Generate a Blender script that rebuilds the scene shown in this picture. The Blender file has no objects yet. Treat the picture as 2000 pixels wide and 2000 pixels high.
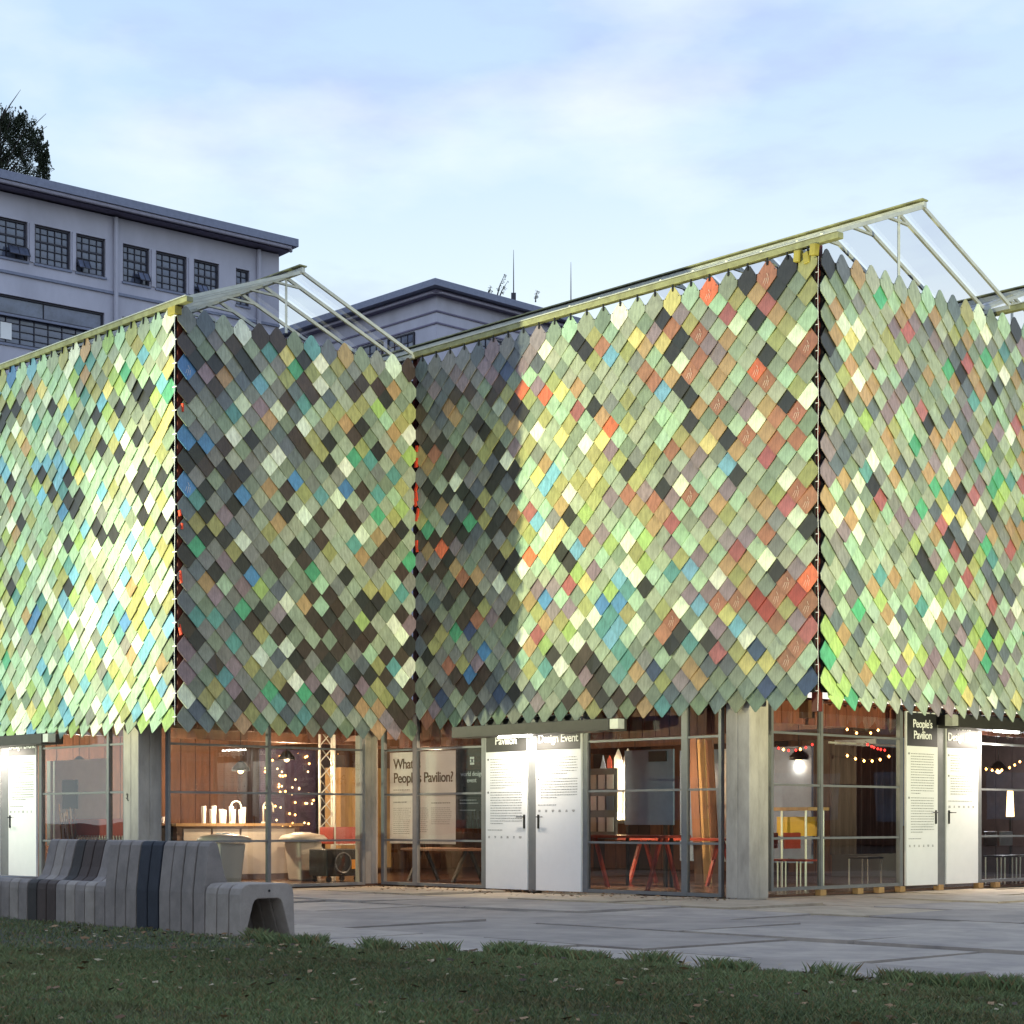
import bpy, math, random
import numpy as np
from mathutils import Vector, Matrix

random.seed(7)
RNG = np.random.default_rng(7)
scene = bpy.context.scene
COL = scene.collection
R = math.radians

# ------------------------------------------------------------------ camera
F = 3547.0            # focal length in photograph pixels (2000 wide)
HOR = 1605.0          # horizon row in the photograph
CAMZ = 1.057
cam = bpy.data.cameras.new('camera'); camo = bpy.data.objects.new('camera', cam)
COL.objects.link(camo); scene.camera = camo
camo.location = (0, 0, CAMZ); camo.rotation_euler = (R(90), 0, 0)
cam.sensor_width = 36.0; cam.lens = F / 2000 * 36.0
cam.shift_y = (HOR - 1000) / 2000
cam.clip_start = 0.1; cam.clip_end = 2000

# ------------------------------------------------------------------ world
world = bpy.data.worlds.new('World'); scene.world = world; world.use_nodes = True
nt = world.node_tree; nt.nodes.clear()
def N(tree, t, **kw):
    n = tree.nodes.new(t)
    for k, v in kw.items(): setattr(n, k, v)
    return n
out = N(nt, 'ShaderNodeOutputWorld'); bg = N(nt, 'ShaderNodeBackground')
tc = N(nt, 'ShaderNodeTexCoord'); sep = N(nt, 'ShaderNodeSeparateXYZ')
nt.links.new(tc.outputs['Generated'], sep.inputs[0])
sky = N(nt, 'ShaderNodeTexSky'); sky.sky_type = 'NISHITA'; sky.sun_disc = False
sky.sun_elevation = R(3); sky.sun_rotation = R(12); sky.air_density = 1.0; sky.dust_density = 1.5; sky.ozone_density = 3.0
ramp = N(nt, 'ShaderNodeValToRGB'); cr = ramp.color_ramp
stops = [(0.0, (.68, .78, .80)), (0.14, (.73, .81, .81)), (0.22, (.70, .80, .82)), (0.29, (.58, .71, .82)), (0.36, (.47, .62, .80)), (0.42, (.42, .57, .79)), (1.0, (.32, .43, .70))]
while len(cr.elements) < len(stops): cr.elements.new(.5)
for e, (p, c) in zip(cr.elements, stops): e.position = p; e.color = (*c, 1)
nt.links.new(sep.outputs['Z'], ramp.inputs[0])
# thin dusk clouds
mp = N(nt, 'ShaderNodeMapping'); mp.inputs['Scale'].default_value = (1.0, 1.0, 3.2)
nt.links.new(tc.outputs['Generated'], mp.inputs[0])
nz = N(nt, 'ShaderNodeTexNoise'); nz.inputs['Scale'].default_value = 5.5; nz.inputs['Detail'].default_value = 7; nz.inputs['Roughness'].default_value = .55
nt.links.new(mp.outputs[0], nz.inputs[0])
cl = N(nt, 'ShaderNodeMapRange'); cl.inputs[1].default_value = .48; cl.inputs[2].default_value = .72; cl.inputs[3].default_value = 0; cl.inputs[4].default_value = .75
nt.links.new(nz.outputs[0], cl.inputs[0])
mx = N(nt, 'ShaderNodeMix', data_type='RGBA'); mx.inputs[7].default_value = (.36, .43, .69, 1)
nt.links.new(cl.outputs[0], mx.inputs[0]); nt.links.new(ramp.outputs[0], mx.inputs[6])
nz2 = N(nt, 'ShaderNodeTexNoise'); nz2.inputs['Scale'].default_value = 5.0; nz2.inputs['Detail'].default_value = 6
mp2 = N(nt, 'ShaderNodeMapping'); mp2.inputs['Scale'].default_value = (1, 1, 2.4); mp2.inputs['Location'].default_value = (3, 1, 5)
nt.links.new(tc.outputs['Generated'], mp2.inputs[0]); nt.links.new(mp2.outputs[0], nz2.inputs[0])
cl2 = N(nt, 'ShaderNodeMapRange'); cl2.inputs[1].default_value = .5; cl2.inputs[2].default_value = .75; cl2.inputs[4].default_value = .8
nt.links.new(nz2.outputs[0], cl2.inputs[0])
mxw = N(nt, 'ShaderNodeMix', data_type='RGBA'); mxw.inputs[7].default_value = (.78, .84, .84, 1)
nt.links.new(cl2.outputs[0], mxw.inputs[0]); nt.links.new(mx.outputs[2], mxw.inputs[6])
# sky behind the camera slightly brighter, lifting what the floods miss
az = N(nt, 'ShaderNodeMapRange'); az.inputs[1].default_value = -.9; az.inputs[2].default_value = .7; az.inputs[3].default_value = 1.15; az.inputs[4].default_value = 1.0
nt.links.new(sep.outputs['Y'], az.inputs[0])
lift = N(nt, 'ShaderNodeMix', data_type='RGBA', blend_type='MULTIPLY'); lift.inputs[0].default_value = 1
nt.links.new(mxw.outputs[2], lift.inputs[6]); nt.links.new(az.outputs[0], lift.inputs[7])
skm = N(nt, 'ShaderNodeMix', data_type='RGBA', blend_type='ADD'); skm.inputs[0].default_value = .02
nt.links.new(lift.outputs[2], skm.inputs[6]); nt.links.new(sky.outputs[0], skm.inputs[7])
nt.links.new(skm.outputs[2], bg.inputs[0]); bg.inputs[1].default_value = 1.0
nt.links.new(bg.outputs[0], out.inputs[0])

# weak afterglow in place of a sun
sl = bpy.data.lights.new('afterglow', 'SUN'); sl.energy = 0.06; sl.angle = R(20); sl.color = (1, .9, .85)
so = bpy.data.objects.new('afterglow', sl); COL.objects.link(so)
so.rotation_euler = (R(87), 0, R(180 - 12))

vs = scene.view_settings
vs.view_transform = 'Standard'; vs.look = 'None'; vs.exposure = 0.35; vs.gamma = 1.0; vs.use_curve_mapping = False
scene.cycles.use_denoising = True
scene.cycles.max_bounces = 8; scene.cycles.transparent_max_bounces = 12; scene.cycles.sample_clamp_indirect = 6
scene.cycles.caustics_reflective = False; scene.cycles.caustics_refractive = False

# ------------------------------------------------------------------ the building grid
P3 = (3.99, 23.6)
E1 = Vector((.692, -.722)).normalized()   # along facade C towards the camera, to the right
E2 = Vector((E1.y * -1, E1.x))            # into the pavilion, away to the right
def W(u, v, z=0.0):
    return Vector((P3[0] + u * E1.x + v * E2.x, P3[1] + u * E1.y + v * E2.y, z))
def u_at(px, v):
    t = (px - 1000) / F
    return (t * (P3[1] + v * E2.y) - P3[0] - v * E2.x) / (E1.x - t * E1.y)
def v_at(px, u):
    t = (px - 1000) / F
    return (t * (P3[1] + u * E1.y) - P3[0] - u * E1.x) / (E2.x - t * E2.y)
def z_at(py, p):
    return CAMZ + (HOR - py) * p.y / F
def at(px, py, d):
    return Vector(((px - 1000) / F * d, d, CAMZ + (HOR - py) / F * d))
X1 = Vector((E1.x, E1.y, 0)); X2 = Vector((E2.x, E2.y, 0)); ZZ = Vector((0, 0, 1))
GRID = Matrix(((E1.x, E2.x, 0), (E1.y, E2.y, 0), (0, 0, 1)))
UNIT = Matrix.Identity(3)

# ------------------------------------------------------------------ materials
def lin(c):
    return tuple(((x / 255) / 12.92 if x / 255 <= .04045 else ((x / 255 + .055) / 1.055) ** 2.4) for x in c)
MATS = {}
def material(name, col, rough=.6, metal=0.0, var=.15, vscale=6.0, bump=0.0, bscale=40.0, stretch=(1, 1, 1), col2=None, source=None, spec=.5, coat=0.0):
    if name in MATS: return MATS[name]
    m = bpy.data.materials.new(name); m.use_nodes = True; t = m.node_tree
    b = t.nodes['Principled BSDF']
    b.inputs['Roughness'].default_value = rough; b.inputs['Metallic'].default_value = metal
    b.inputs['Specular IOR Level'].default_value = spec
    b.inputs['Coat Weight'].default_value = coat
    co = N(t, 'ShaderNodeTexCoord'); mpn = N(t, 'ShaderNodeMapping'); mpn.inputs['Scale'].default_value = stretch
    t.links.new(co.outputs['Object'], mpn.inputs[0])
    n = N(t, 'ShaderNodeTexNoise'); n.inputs['Scale'].default_value = vscale; n.inputs['Detail'].default_value = 6; n.inputs['Roughness'].default_value = .65
    t.links.new(mpn.outputs[0], n.inputs[0])
    mr = N(t, 'ShaderNodeMapRange'); mr.inputs[1].default_value = .3; mr.inputs[2].default_value = .7
    t.links.new(n.outputs[0], mr.inputs[0])
    if source is None:
        mixn = N(t, 'ShaderNodeMix', data_type='RGBA')
        c2 = col2 if col2 else tuple(x * (1 - var * 1.6) for x in col)
        mixn.inputs[6].default_value = (*col, 1); mixn.inputs[7].default_value = (*c2, 1)
        t.links.new(mr.outputs[0], mixn.inputs[0])
        t.links.new(mixn.outputs[2], b.inputs['Base Color'])
    else:
        if source == 'vertex':
            a = N(t, 'ShaderNodeAttribute'); a.attribute_name = 'tint'; o = a.outputs['Color']
        else:
            a = N(t, 'ShaderNodeObjectInfo'); o = a.outputs['Color']
        mr.inputs[3].default_value = 1 - var; mr.inputs[4].default_value = 1 + var * .6
        mixn = N(t, 'ShaderNodeMix', data_type='RGBA', blend_type='MULTIPLY'); mixn.inputs[0].default_value = 1
        t.links.new(o, mixn.inputs[6]); t.links.new(mr.outputs[0], mixn.inputs[7])
        t.links.new(mixn.outputs[2], b.inputs['Base Color'])
    if bump:
        n2 = N(t, 'ShaderNodeTexNoise'); n2.inputs['Scale'].default_value = bscale; n2.inputs['Detail'].default_value = 4
        t.links.new(mpn.outputs[0], n2.inputs[0])
        bp = N(t, 'ShaderNodeBump'); bp.inputs['Strength'].default_value = bump; bp.inputs['Distance'].default_value = .01
        t.links.new(n2.outputs[0], bp.inputs['Height']); t.links.new(bp.outputs[0], b.inputs['Normal'])
    MATS[name] = m
    return m
def glass(name, tint=(.93, .96, .95), ior=1.5, boost=1.8, gl=(1, 1, 1)):
    m = bpy.data.materials.new(name); m.use_nodes = True; t = m.node_tree; t.nodes.clear()
    o = N(t, 'ShaderNodeOutputMaterial'); tr = N(t, 'ShaderNodeBsdfTransparent'); g = N(t, 'ShaderNodeBsdfGlossy')
    tr.inputs[0].default_value = (*tint, 1); g.inputs[0].default_value = (*gl, 1); g.inputs['Roughness'].default_value = .0
    fr = N(t, 'ShaderNodeFresnel'); fr.inputs[0].default_value = ior
    ml = N(t, 'ShaderNodeMath', operation='MULTIPLY', use_clamp=True); ml.inputs[1].default_value = boost
    t.links.new(fr.outputs[0], ml.inputs[0])
    n = N(t, 'ShaderNodeTexNoise'); n.inputs['Scale'].default_value = .8; n.inputs['Detail'].default_value = 1
    co = N(t, 'ShaderNodeTexCoord'); t.links.new(co.outputs['Object'], n.inputs[0])
    bp = N(t, 'ShaderNodeBump'); bp.inputs['Strength'].default_value = .25; bp.inputs['Distance'].default_value = .01
    t.links.new(n.outputs[0], bp.inputs['Height']); t.links.new(bp.outputs[0], g.inputs['Normal'])
    mxs = N(t, 'ShaderNodeMixShader'); t.links.new(ml.outputs[0], mxs.inputs[0]); t.links.new(tr.outputs[0], mxs.inputs[1]); t.links.new(g.outputs[0], mxs.inputs[2])
    t.links.new(mxs.outputs[0], o.inputs[0]); return m
def glow(name, col, strength):
    m = bpy.data.materials.new(name); m.use_nodes = True; t = m.node_tree; t.nodes.clear()
    o = N(t, 'ShaderNodeOutputMaterial'); e = N(t, 'ShaderNodeEmission'); e.inputs[0].default_value = (*col, 1); e.inputs[1].default_value = strength
    t.links.new(e.outputs[0], o.inputs[0]); return m

M_TILE_V = material('tile_plastic_joined', (.5, .5, .5), .36, var=.34, vscale=4, stretch=(6, 6, 1.6), bump=.25, bscale=9, source='vertex')
M_TILE_O = material('tile_plastic_single', (.5, .5, .5), .36, var=.34, vscale=4, stretch=(6, 6, 1.6), bump=.25, bscale=9, source='object')
M_MARK = material('painted_glint', lin((235, 215, 195)), .25, var=.1)
M_FELT = material('black_felt', (.012, .011, .011), .9)
M_REDLIT = material('red_lit_wood', lin((96, 26, 18)), .6, var=.3, stretch=(1, 1, .2), vscale=20)
M_REDGLOW = material('red_light_chip', (.75, .06, .02), .6)  # red light through the corner gaps, put into the colour
M_ALU = material('aluminium', (.62, .63, .57), .45, .35, var=.15)
M_FRAME = material('frame_grey', (.20, .205, .215), .45, .3, var=.12)
M_GUTTER = material('olive_gutter', lin((160, 162, 120)), .6, var=.35, vscale=7, col2=lin((122, 120, 88)), bump=.2)  # pale olive mottled with darker olive
M_GLASS = glass('window_glass')
M_ROOFGLASS = glass('roof_glass', (.975, .975, .985), 1.45, .18, (.85, .85, 1))
M_CONC = material('column_concrete', lin((182, 174, 165)), .8, var=.3, vscale=3, stretch=(1, 1, .35), bump=.35, bscale=30)
M_WHITE = material('door_white', (.72, .72, .73), .45, var=.03)
M_INK = material('sign_dark', (.025, .025, .027), .5)
M_LETTER = material('letter_white', (.85, .85, .85), .5, var=.02)
M_TEXT = material('small_print', (.16, .16, .17), .6)
M_TEXTW = material('small_print_white', (.6, .6, .6), .6)
M_BLACK = material('dark_metal', (.015, .015, .016), .4, .3)
M_CANOPY = material('canopy_grey', (.06, .056, .052), .5, .2)
M_WOOD = material('raw_wood', lin((176, 140, 92)), .6, var=.25, stretch=(1, 1, .2), vscale=12)
M_BROWN = material('brown_boards', lin((116, 76, 52)), .6, var=.35, stretch=(1, 1, .15), vscale=10)
M_REDBOARD = material('red_boards', lin((140, 76, 54)), .6, var=.35, stretch=(1, 1, .15), vscale=10)
M_FLOOR = material('inner_floor', lin((96, 72, 62)), .25, var=.2)
M_WHITEBLD = material('pale_render', (.54, .53, .63), .85, var=.16, vscale=.5, stretch=(1, 1, .4), bump=.2, bscale=3)
M_ROOFEDGE = material('roof_edge', (.24, .26, .36), .7, var=.15)
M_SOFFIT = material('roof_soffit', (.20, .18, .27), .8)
M_STEEL = material('window_steel', (.035, .033, .05), .5, .2)
M_BGGLASS = material('sky_pane', (.20, .23, .34), .08, 0, var=.5, vscale=.6, spec=.8)  # blue-grey base colour paints the sky mirrored in the panes

# ------------------------------------------------------------------ object helpers
WLOC = {}
def reg(o, loc): WLOC[o.name] = Vector(loc)
def tag(o, label=None, cat=None, group=None, kind=None):
    if label: o['label'] = label
    if cat: o['category'] = cat
    if group: o['group'] = group
    if kind: o['kind'] = kind
    return o
def empty(name, loc, label=None, cat=None, group=None, kind=None):
    o = bpy.data.objects.new(name, None); COL.objects.link(o); o.location = loc; o.empty_display_size = .2
    reg(o, loc); return tag(o, label, cat, group, kind)
class MB:
    def __init__(s): s.v = []; s.f = []
    def poly(s, pts):
        b = len(s.v); s.v += [tuple(p) for p in pts]; s.f.append(tuple(range(b, b + len(pts))))
    def box(s, c, size, rot=UNIT):
        hx, hy, hz = size[0] / 2, size[1] / 2, size[2] / 2; b = len(s.v); c = Vector(c)
        for x, y, z in ((-1, -1, -1), (1, -1, -1), (1, 1, -1), (-1, 1, -1), (-1, -1, 1), (1, -1, 1), (1, 1, 1), (-1, 1, 1)):
            s.v.append(tuple(c + rot @ Vector((x * hx, y * hy, z * hz))))
        for q in ((0, 3, 2, 1), (4, 5, 6, 7), (0, 1, 5, 4), (1, 2, 6, 5), (2, 3, 7, 6), (3, 0, 4, 7)): s.f.append(tuple(b + i for i in q))
        return s
    def gbox(s, u0, u1, v0, v1, z0, z1):
        return s.box(W((u0 + u1) / 2, (v0 + v1) / 2, (z0 + z1) / 2), (abs(u1 - u0), abs(v1 - v0), abs(z1 - z0)), GRID)
    def bar(s, a, b_, w, h=None, up=ZZ):
        a = Vector(a); b_ = Vector(b_); d = b_ - a; L = d.length
        if L < 1e-6: return s
        d.normalize(); x = d.cross(up)
        if x.length < 1e-4: x = d.cross(Vector((1, 0, 0)))
        x.normalize(); y = x.cross(d).normalized()
        return s.box((a + b_) / 2, (w, L, h or w), Matrix((x, d, y)).transposed())
    def tube(s, pts, r, n=8):
        pts = [Vector(p) for p in pts]; rs = r if isinstance(r, (list, tuple)) else [r] * len(pts); base = len(s.v)
        for i, p in enumerate(pts):
            d = (pts[min(i + 1, len(pts) - 1)] - pts[max(i - 1, 0)]).normalized()
            x = d.cross(ZZ)
            if x.length < .05: x = Vector((1, 0, 0))
            x.normalize(); y = x.cross(d).normalized()
            for k in range(n):
                a = 2 * math.pi * k / n; s.v.append(tuple(p + (x * math.cos(a) + y * math.sin(a)) * rs[i]))
        for i in range(len(pts) - 1):
            for k in range(n):
                a = base + i * n + k; b2 = base + i * n + (k + 1) % n; s.f.append((a, b2, b2 + n, a + n))
        s.f.append(tuple(base + k for k in range(n))[::-1]); s.f.append(tuple(base + (len(pts) - 1) * n + k for k in range(n)))
        return s
    def lathe(s, c, prof, n=16, sx=1, sy=1, rot=UNIT):
        c = Vector(c); base = len(s.v)
        for (r, z) in prof:
            for k in range(n):
                a = 2 * math.pi * k / n; s.v.append(tuple(c + rot @ Vector((r * sx * math.cos(a), r * sy * math.sin(a), z))))
        for i in range(len(prof) - 1):
            for k in range(n):
                a = base + i * n + k; b2 = base + i * n + (k + 1) % n; s.f.append((a, b2, b2 + n, a + n))
        s.f.append(tuple(base + k for k in range(n))[::-1]); s.f.append(tuple(base + (len(prof) - 1) * n + k for k in range(n)))
        return s
    def prism(s, prof, o, ax, ay, az, L):
        """polygon prof (a,b) in plane ax/ay at o, swept L along az"""
        n = len(prof); b = len(s.v); o = Vector(o)
        for k in (0, 1):
            for (p, q) in prof: s.v.append(tuple(o + ax * p + ay * q + az * (L * k)))
        for i in range(n):
            j = (i + 1) % n; s.f.append((b + i, b + j, b + n + j, b + n + i))
        s.f.append(tuple(b + i for i in range(n))[::-1]); s.f.append(tuple(b + n + i for i in range(n)))
        return s
def mesh_from(name, v, f, mat, smooth=False):
    me = bpy.data.meshes.new(name); me.from_pydata(v, [], f)
    if mat: me.materials.append(mat)
    if smooth:
        for p in me.polygons: p.use_smooth = True
    me.update(); return me
def build(name, mb, mat, parent=None, smooth=False, kind=None, label=None, origin=None, bevel=0):
    """mb in world coordinates; the object's origin is the parent's (or `origin`)"""
    pl = WLOC[parent.name] if parent else Vector((0, 0, 0))
    if origin is not None: ol = Vector(origin)
    elif parent: ol = pl
    else:
        a = np.array(mb.v); ol = Vector(((a[:, 0].min() + a[:, 0].max()) / 2, (a[:, 1].min() + a[:, 1].max()) / 2, a[:, 2].min()))
    v = [(p[0] - ol.x, p[1] - ol.y, p[2] - ol.z) for p in mb.v]
    me = mesh_from(name, v, mb.f, mat, smooth)
    o = bpy.data.objects.new(name, me); COL.objects.link(o)
    if parent: o.parent = parent
    o.location = ol - pl; reg(o, ol)
    if kind: o['kind'] = kind
    if label: o['label'] = label
    if bevel:
        bm = o.modifiers.new('bevel', 'BEVEL'); bm.width = bevel; bm.segments = 2; bm.limit_method = 'ANGLE'
    return o
def place(name, me, parent, mat4, color=None):
    """an object sharing mesh `me`, world matrix mat4"""
    o = bpy.data.objects.new(name, me); COL.objects.link(o)
    pl = WLOC[parent.name] if parent else Vector((0, 0, 0))
    if parent: o.parent = parent
    mm = mat4.copy(); wl = mm.to_translation(); reg(o, wl)
    mm.translation = wl - pl; o.matrix_local = mm
    if color: o.color = (*color, 1)
    return o
def fast(name, verts, loops, nper, mat, parent=None, colors=None, kind=None):
    """numpy mesh: every face has nper corners"""
    nf = len(loops) // nper; me = bpy.data.meshes.new(name)
    me.vertices.add(len(verts)); me.vertices.foreach_set('co', np.asarray(verts, np.float32).ravel())
    me.loops.add(len(loops)); me.loops.foreach_set('vertex_index', np.asarray(loops, np.int32))
    me.polygons.add(nf); me.polygons.foreach_set('loop_start', np.arange(nf, dtype=np.int32) * nper)
    me.polygons.foreach_set('loop_total', np.full(nf, nper, np.int32))
    me.update(calc_edges=True); me.validate()
    if mat: me.materials.append(mat)
    if colors is not None:
        at_ = me.color_attributes.new('tint', 'FLOAT_COLOR', 'POINT')
        at_.data.foreach_set('color', np.asarray(colors, np.float32).ravel())
    o = bpy.data.objects.new(name, me); COL.objects.link(o)
    if parent: o.parent = parent; o.location = -WLOC[parent.name]
    reg(o, (0, 0, 0))
    if kind: o['kind'] = kind
    return o
def text_mesh(body, size, mat, spacing=1.0, line=1.0, bold=.0, align='LEFT'):
    c = bpy.data.curves.new('lettering', 'FONT'); c.body = body; c.size = size; c.extrude = .0015; c.offset = bold
    c.space_character = spacing; c.space_line = line; c.align_x = align; c.resolution_u = 3
    t = bpy.data.objects.new('lettering_tmp', c); COL.objects.link(t)
    dg = bpy.context.evaluated_depsgraph_get(); me = bpy.data.meshes.new_from_object(t.evaluated_get(dg))
    bpy.data.objects.remove(t); me.name = 'lettering'; me.materials.clear(); me.materials.append(mat); return me
def put_text(body, size, mat, pos, right, normal, parent, **kw):
    me = text_mesh(body, size, mat, **kw)
    m = Matrix((right, ZZ, normal)).transposed().to_4x4(); m.translation = pos
    return place('lettering', me, parent, m)

# ================================================================== GROUND
g = MB(); g.poly([(-900, -300, -.06), (900, -300, -.06), (900, 1500, -.06), (-900, 1500, -.06)])
ground = build('ground', g, material('bare_earth', lin((92, 82, 70)), .95, var=.3, vscale=.5, bump=.4), kind='structure', origin=(0, 0, -.06))

# border between lawn and slabs (plan view)
BORDER = [(-40, 56), (-9.0, 23.4), (-5.57, 19.85), (-2.44, 16.35), (-1.83, 15.25), (-.9, 14.65), (0, 14.1), (1.11, 13.15), (1.9, 12.5), (2.5, 11.5), (3.15, 10.9), (5.5, 9.3), (14, 1.0)]
def border_y(x):
    for (x0, y0), (x1, y1) in zip(BORDER[:-1], BORDER[1:]):
        if x0 <= x <= x1: return y0 + (y1 - y0) * (x - x0) / (x1 - x0)
    return 60 if x < 0 else -5
def wob(x): return .10 * math.sin(x * 3.1) + .07 * math.sin(x * 7.7 + 1) + .05 * math.sin(x * 17 + 2)

# concrete slabs: one object each
pave = empty('pavement', (0, 20, 0), kind='structure')
pave['label'] = 'large grey concrete slabs laid at an angle in front of the pavilion'
M_SLAB = material('slab_concrete', lin((180, 165, 150)), .78, var=.22, vscale=1.6, bump=.25, bscale=26, col2=lin((134, 124, 118)))
SL = 2.0
M_SLAB2 = material('slab_concrete_dark', lin((168, 154, 141)), .8, var=.25, vscale=1.2, bump=.3, bscale=30, col2=lin((122, 112, 106)))
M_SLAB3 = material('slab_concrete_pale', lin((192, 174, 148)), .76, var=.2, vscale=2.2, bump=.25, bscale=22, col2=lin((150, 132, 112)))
sm = []
for k in range(3):
    mb = MB(); rr = random.Random(k); top = []
    hx = SL / 2 - .022; n = 8
    # slightly chipped outline
    pts = []
    for e in range(4):
        for i in range(n):
            t = -1 + 2 * i / n; j = rr.uniform(0, .008) if i else rr.uniform(.004, .02)
            p = {0: (t, -1), 1: (1, t), 2: (-t, 1), 3: (-1, -t)}[e]; pts.append((p[0] * (hx - j), p[1] * (hx - j)))
    mb.prism(pts, (0, 0, -.14), Vector((1, 0, 0)), Vector((0, 1, 0)), ZZ, .14)
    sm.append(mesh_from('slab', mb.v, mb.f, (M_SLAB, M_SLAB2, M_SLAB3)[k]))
for i in range(-11, 12):
    for j in range(-10, 8):
        off = (j % 3) * .65
        u = -.9 + i * SL + off; v = -.95 + j * SL
        c = W(u, v)
        if c.y < border_y(c.x) - 1.3 or abs(c.x) > 13 + (c.y - 10) * .3 or c.y > 36 or c.y < 5: continue
        if u < -2.6 and v > 1.3: continue
        rot = GRID.to_4x4() @ Matrix.Rotation(random.choice((0, 1, 2, 3)) * math.pi / 2 + random.gauss(0, .004), 4, 'Z') @ Matrix.Rotation(random.gauss(0, .0035), 4, 'X') @ Matrix.Rotation(random.gauss(0, .0035), 4, 'Y')
        m = rot; m.translation = Vector((c.x, c.y, random.uniform(-.032, .012)))
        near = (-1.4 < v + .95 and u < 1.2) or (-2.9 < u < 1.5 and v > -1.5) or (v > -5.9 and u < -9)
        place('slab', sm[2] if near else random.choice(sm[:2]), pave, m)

# lawn: soil sheet and blades
soil = MB(); xs = np.linspace(-16, 14, 220)
for a, b in zip(xs[:-1], xs[1:]):
    ya, yb = border_y(a) + wob(a), border_y(b) + wob(b)
    ya, yb = min(ya, 40), min(yb, 40)
    soil.poly([(a, -12, .02), (b, -12, .02), (b, yb - .25, .025), (a, ya - .25, .025)])
    soil.poly([(a, ya - .25, .025), (b, yb - .25, .025), (b, yb, -.02), (a, ya, -.02)])
lawn = build('lawn', soil, material('lawn_soil', lin((58, 68, 46)), .95, var=.4, vscale=3, bump=.5, col2=lin((62, 50, 38))), kind='structure', origin=(0, 0, 0))

def blades(n, xr, yr, hmin, hmax, wid, edge=False):
    x = RNG.uniform(*xr, n); y = RNG.uniform(*yr, n)
    if edge: x = RNG.uniform(-2.3, 4.4, n)
    by = np.interp(x, [p[0] for p in BORDER], [p[1] for p in BORDER]) + .10 * np.sin(x * 3.1) + .07 * np.sin(x * 7.7 + 1) + .05 * np.sin(x * 17 + 2)
    if edge:
        clump = (np.sin(x * 5.3) + np.sin(x * 11.9 + 2) + np.sin(x * 2.3 + 1)) > RNG.uniform(-1.2, 2.2, n)
        y = by - np.abs(RNG.normal(0, .16, n)) + .05; keep = clump
    else:
        pat = np.sin(x * 2.1 + 1.3 * np.sin(y * 1.7)) + np.sin(y * 2.9 + 1.1 * np.sin(x * 3.3)) + .8 * np.sin(x * 7 + y * 5)
        keep = (y < by - .02) & (pat > RNG.uniform(-7.5, -1.0, n)) & (np.abs(x) < y * .30 + .4)
    x = x[keep]; y = y[keep]; n = len(x)
    h = RNG.uniform(hmin, hmax, n) * (.9 + .25 * np.sin(x * 2.7) * np.sin(y * 3.1)); a = RNG.uniform(0, 2 * np.pi, n); lean = RNG.uniform(.2, 1.0, n) * h
    la = RNG.uniform(0, 2 * np.pi, n); w = wid * RNG.uniform(.6, 1.3, n)
    z0 = np.full(n, .020)
    dx, dy = np.cos(a) * w / 2, np.sin(a) * w / 2; lx, ly = np.cos(la) * lean, np.sin(la) * lean
    V = np.stack([np.stack([x - dx, y - dy, z0], 1), np.stack([x + dx, y + dy, z0], 1),
                  np.stack([x + dx * .7 + lx * .4, y + dy * .7 + ly * .4, z0 + h * .6], 1), np.stack([x - dx * .1 + lx, y - dy * .1 + ly, z0 + h], 1)], 1).reshape(-1, 3)
    base = RNG.uniform(0, 1, (n, 1)); pat2 = (np.sin(x * 1.3 + y) * .5 + .5)[:, None]
    c = np.array(lin((70, 84, 54))) * (1 - base) + np.array(lin((102, 108, 70))) * base
    pat3 = (np.sin(x * 3.7 + 2 * np.sin(y * 1.9)) * np.sin(y * 2.6 + x) > .55)[:, None] * RNG.uniform(.3, 1, (n, 1))
    c = c * (1.15 + .6 * pat2); c = c * (1 - .5 * pat3) + .5 * pat3 * np.array(lin((92, 78, 56))); dry = RNG.uniform(0, 1, n) > .84; c[dry] = lin((128, 108, 72))
    C = np.repeat(np.concatenate([c, np.ones((n, 1))], 1), 4, 0)
    return V, C
parts = [blades(330000, (-5, 5), (8.9, 14.5), .022, .05, .0055), blades(120000, (-8, 2), (13, 25), .02, .05, .009), blades(30000, (0, 0), (0, 0), .04, .13, .005, True)]
V = np.concatenate([p[0] for p in parts]); C = np.concatenate([p[1] for p in parts])
M_GRASS = material('grass_blade', (.1, .2, .1), .6, var=.2, source='vertex', spec=.25)
gr = fast('grass', V, np.arange(len(V)), 4, M_GRASS, colors=C, kind='stuff'); tag(gr, 'short dark green lawn grass with longer tufts along the slabs', 'grass')

# fallen leaves
lv = []; lc = []
for i in range(2300):
    if i < 1900:
        x = random.uniform(-4.5, 4.5); y = random.uniform(9, 20)
        if y > border_y(x): continue
        z = .045
        if random.random() < .5 and abs(y - border_y(x)) > 1.6: continue
    elif i < 2020:
        x = random.uniform(-2, 4); y = border_y(x) + abs(random.gauss(0, .5)) - .1; z = .02
    else:
        p = W(random.uniform(-8.5, -1.2), -abs(random.gauss(.35, .55)) + .05); x, y, z = p.x, p.y, .012
    s = random.uniform(.018, .04); a = random.uniform(0, 6.28); t1 = random.uniform(-.4, .4)
    ca, sa = math.cos(a), math.sin(a)
    for (p, q, r_) in ((-s, 0, 0), (0, -s * .5, t1 * s), (s, 0, .2 * s), (0, s * .5, -t1 * s)):
        lv.append((x + p * ca - q * sa, y + p * sa + q * ca, z + r_ + .006))
    c = random.choice([lin((120, 88, 56)), lin((96, 68, 44)), lin((150, 118, 84)), lin((70, 52, 40)), lin((168, 150, 120))]); lc += [(*c, 1)] * 4
fl = fast('fallen_leaves', lv, np.arange(len(lv)), 4, material('dry_leaf', (.2, .1, .05), .8, source='vertex'), colors=lc, kind='stuff')
tag(fl, 'dry brown leaves strewn over the lawn and along the glass front', 'leaves')

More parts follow.
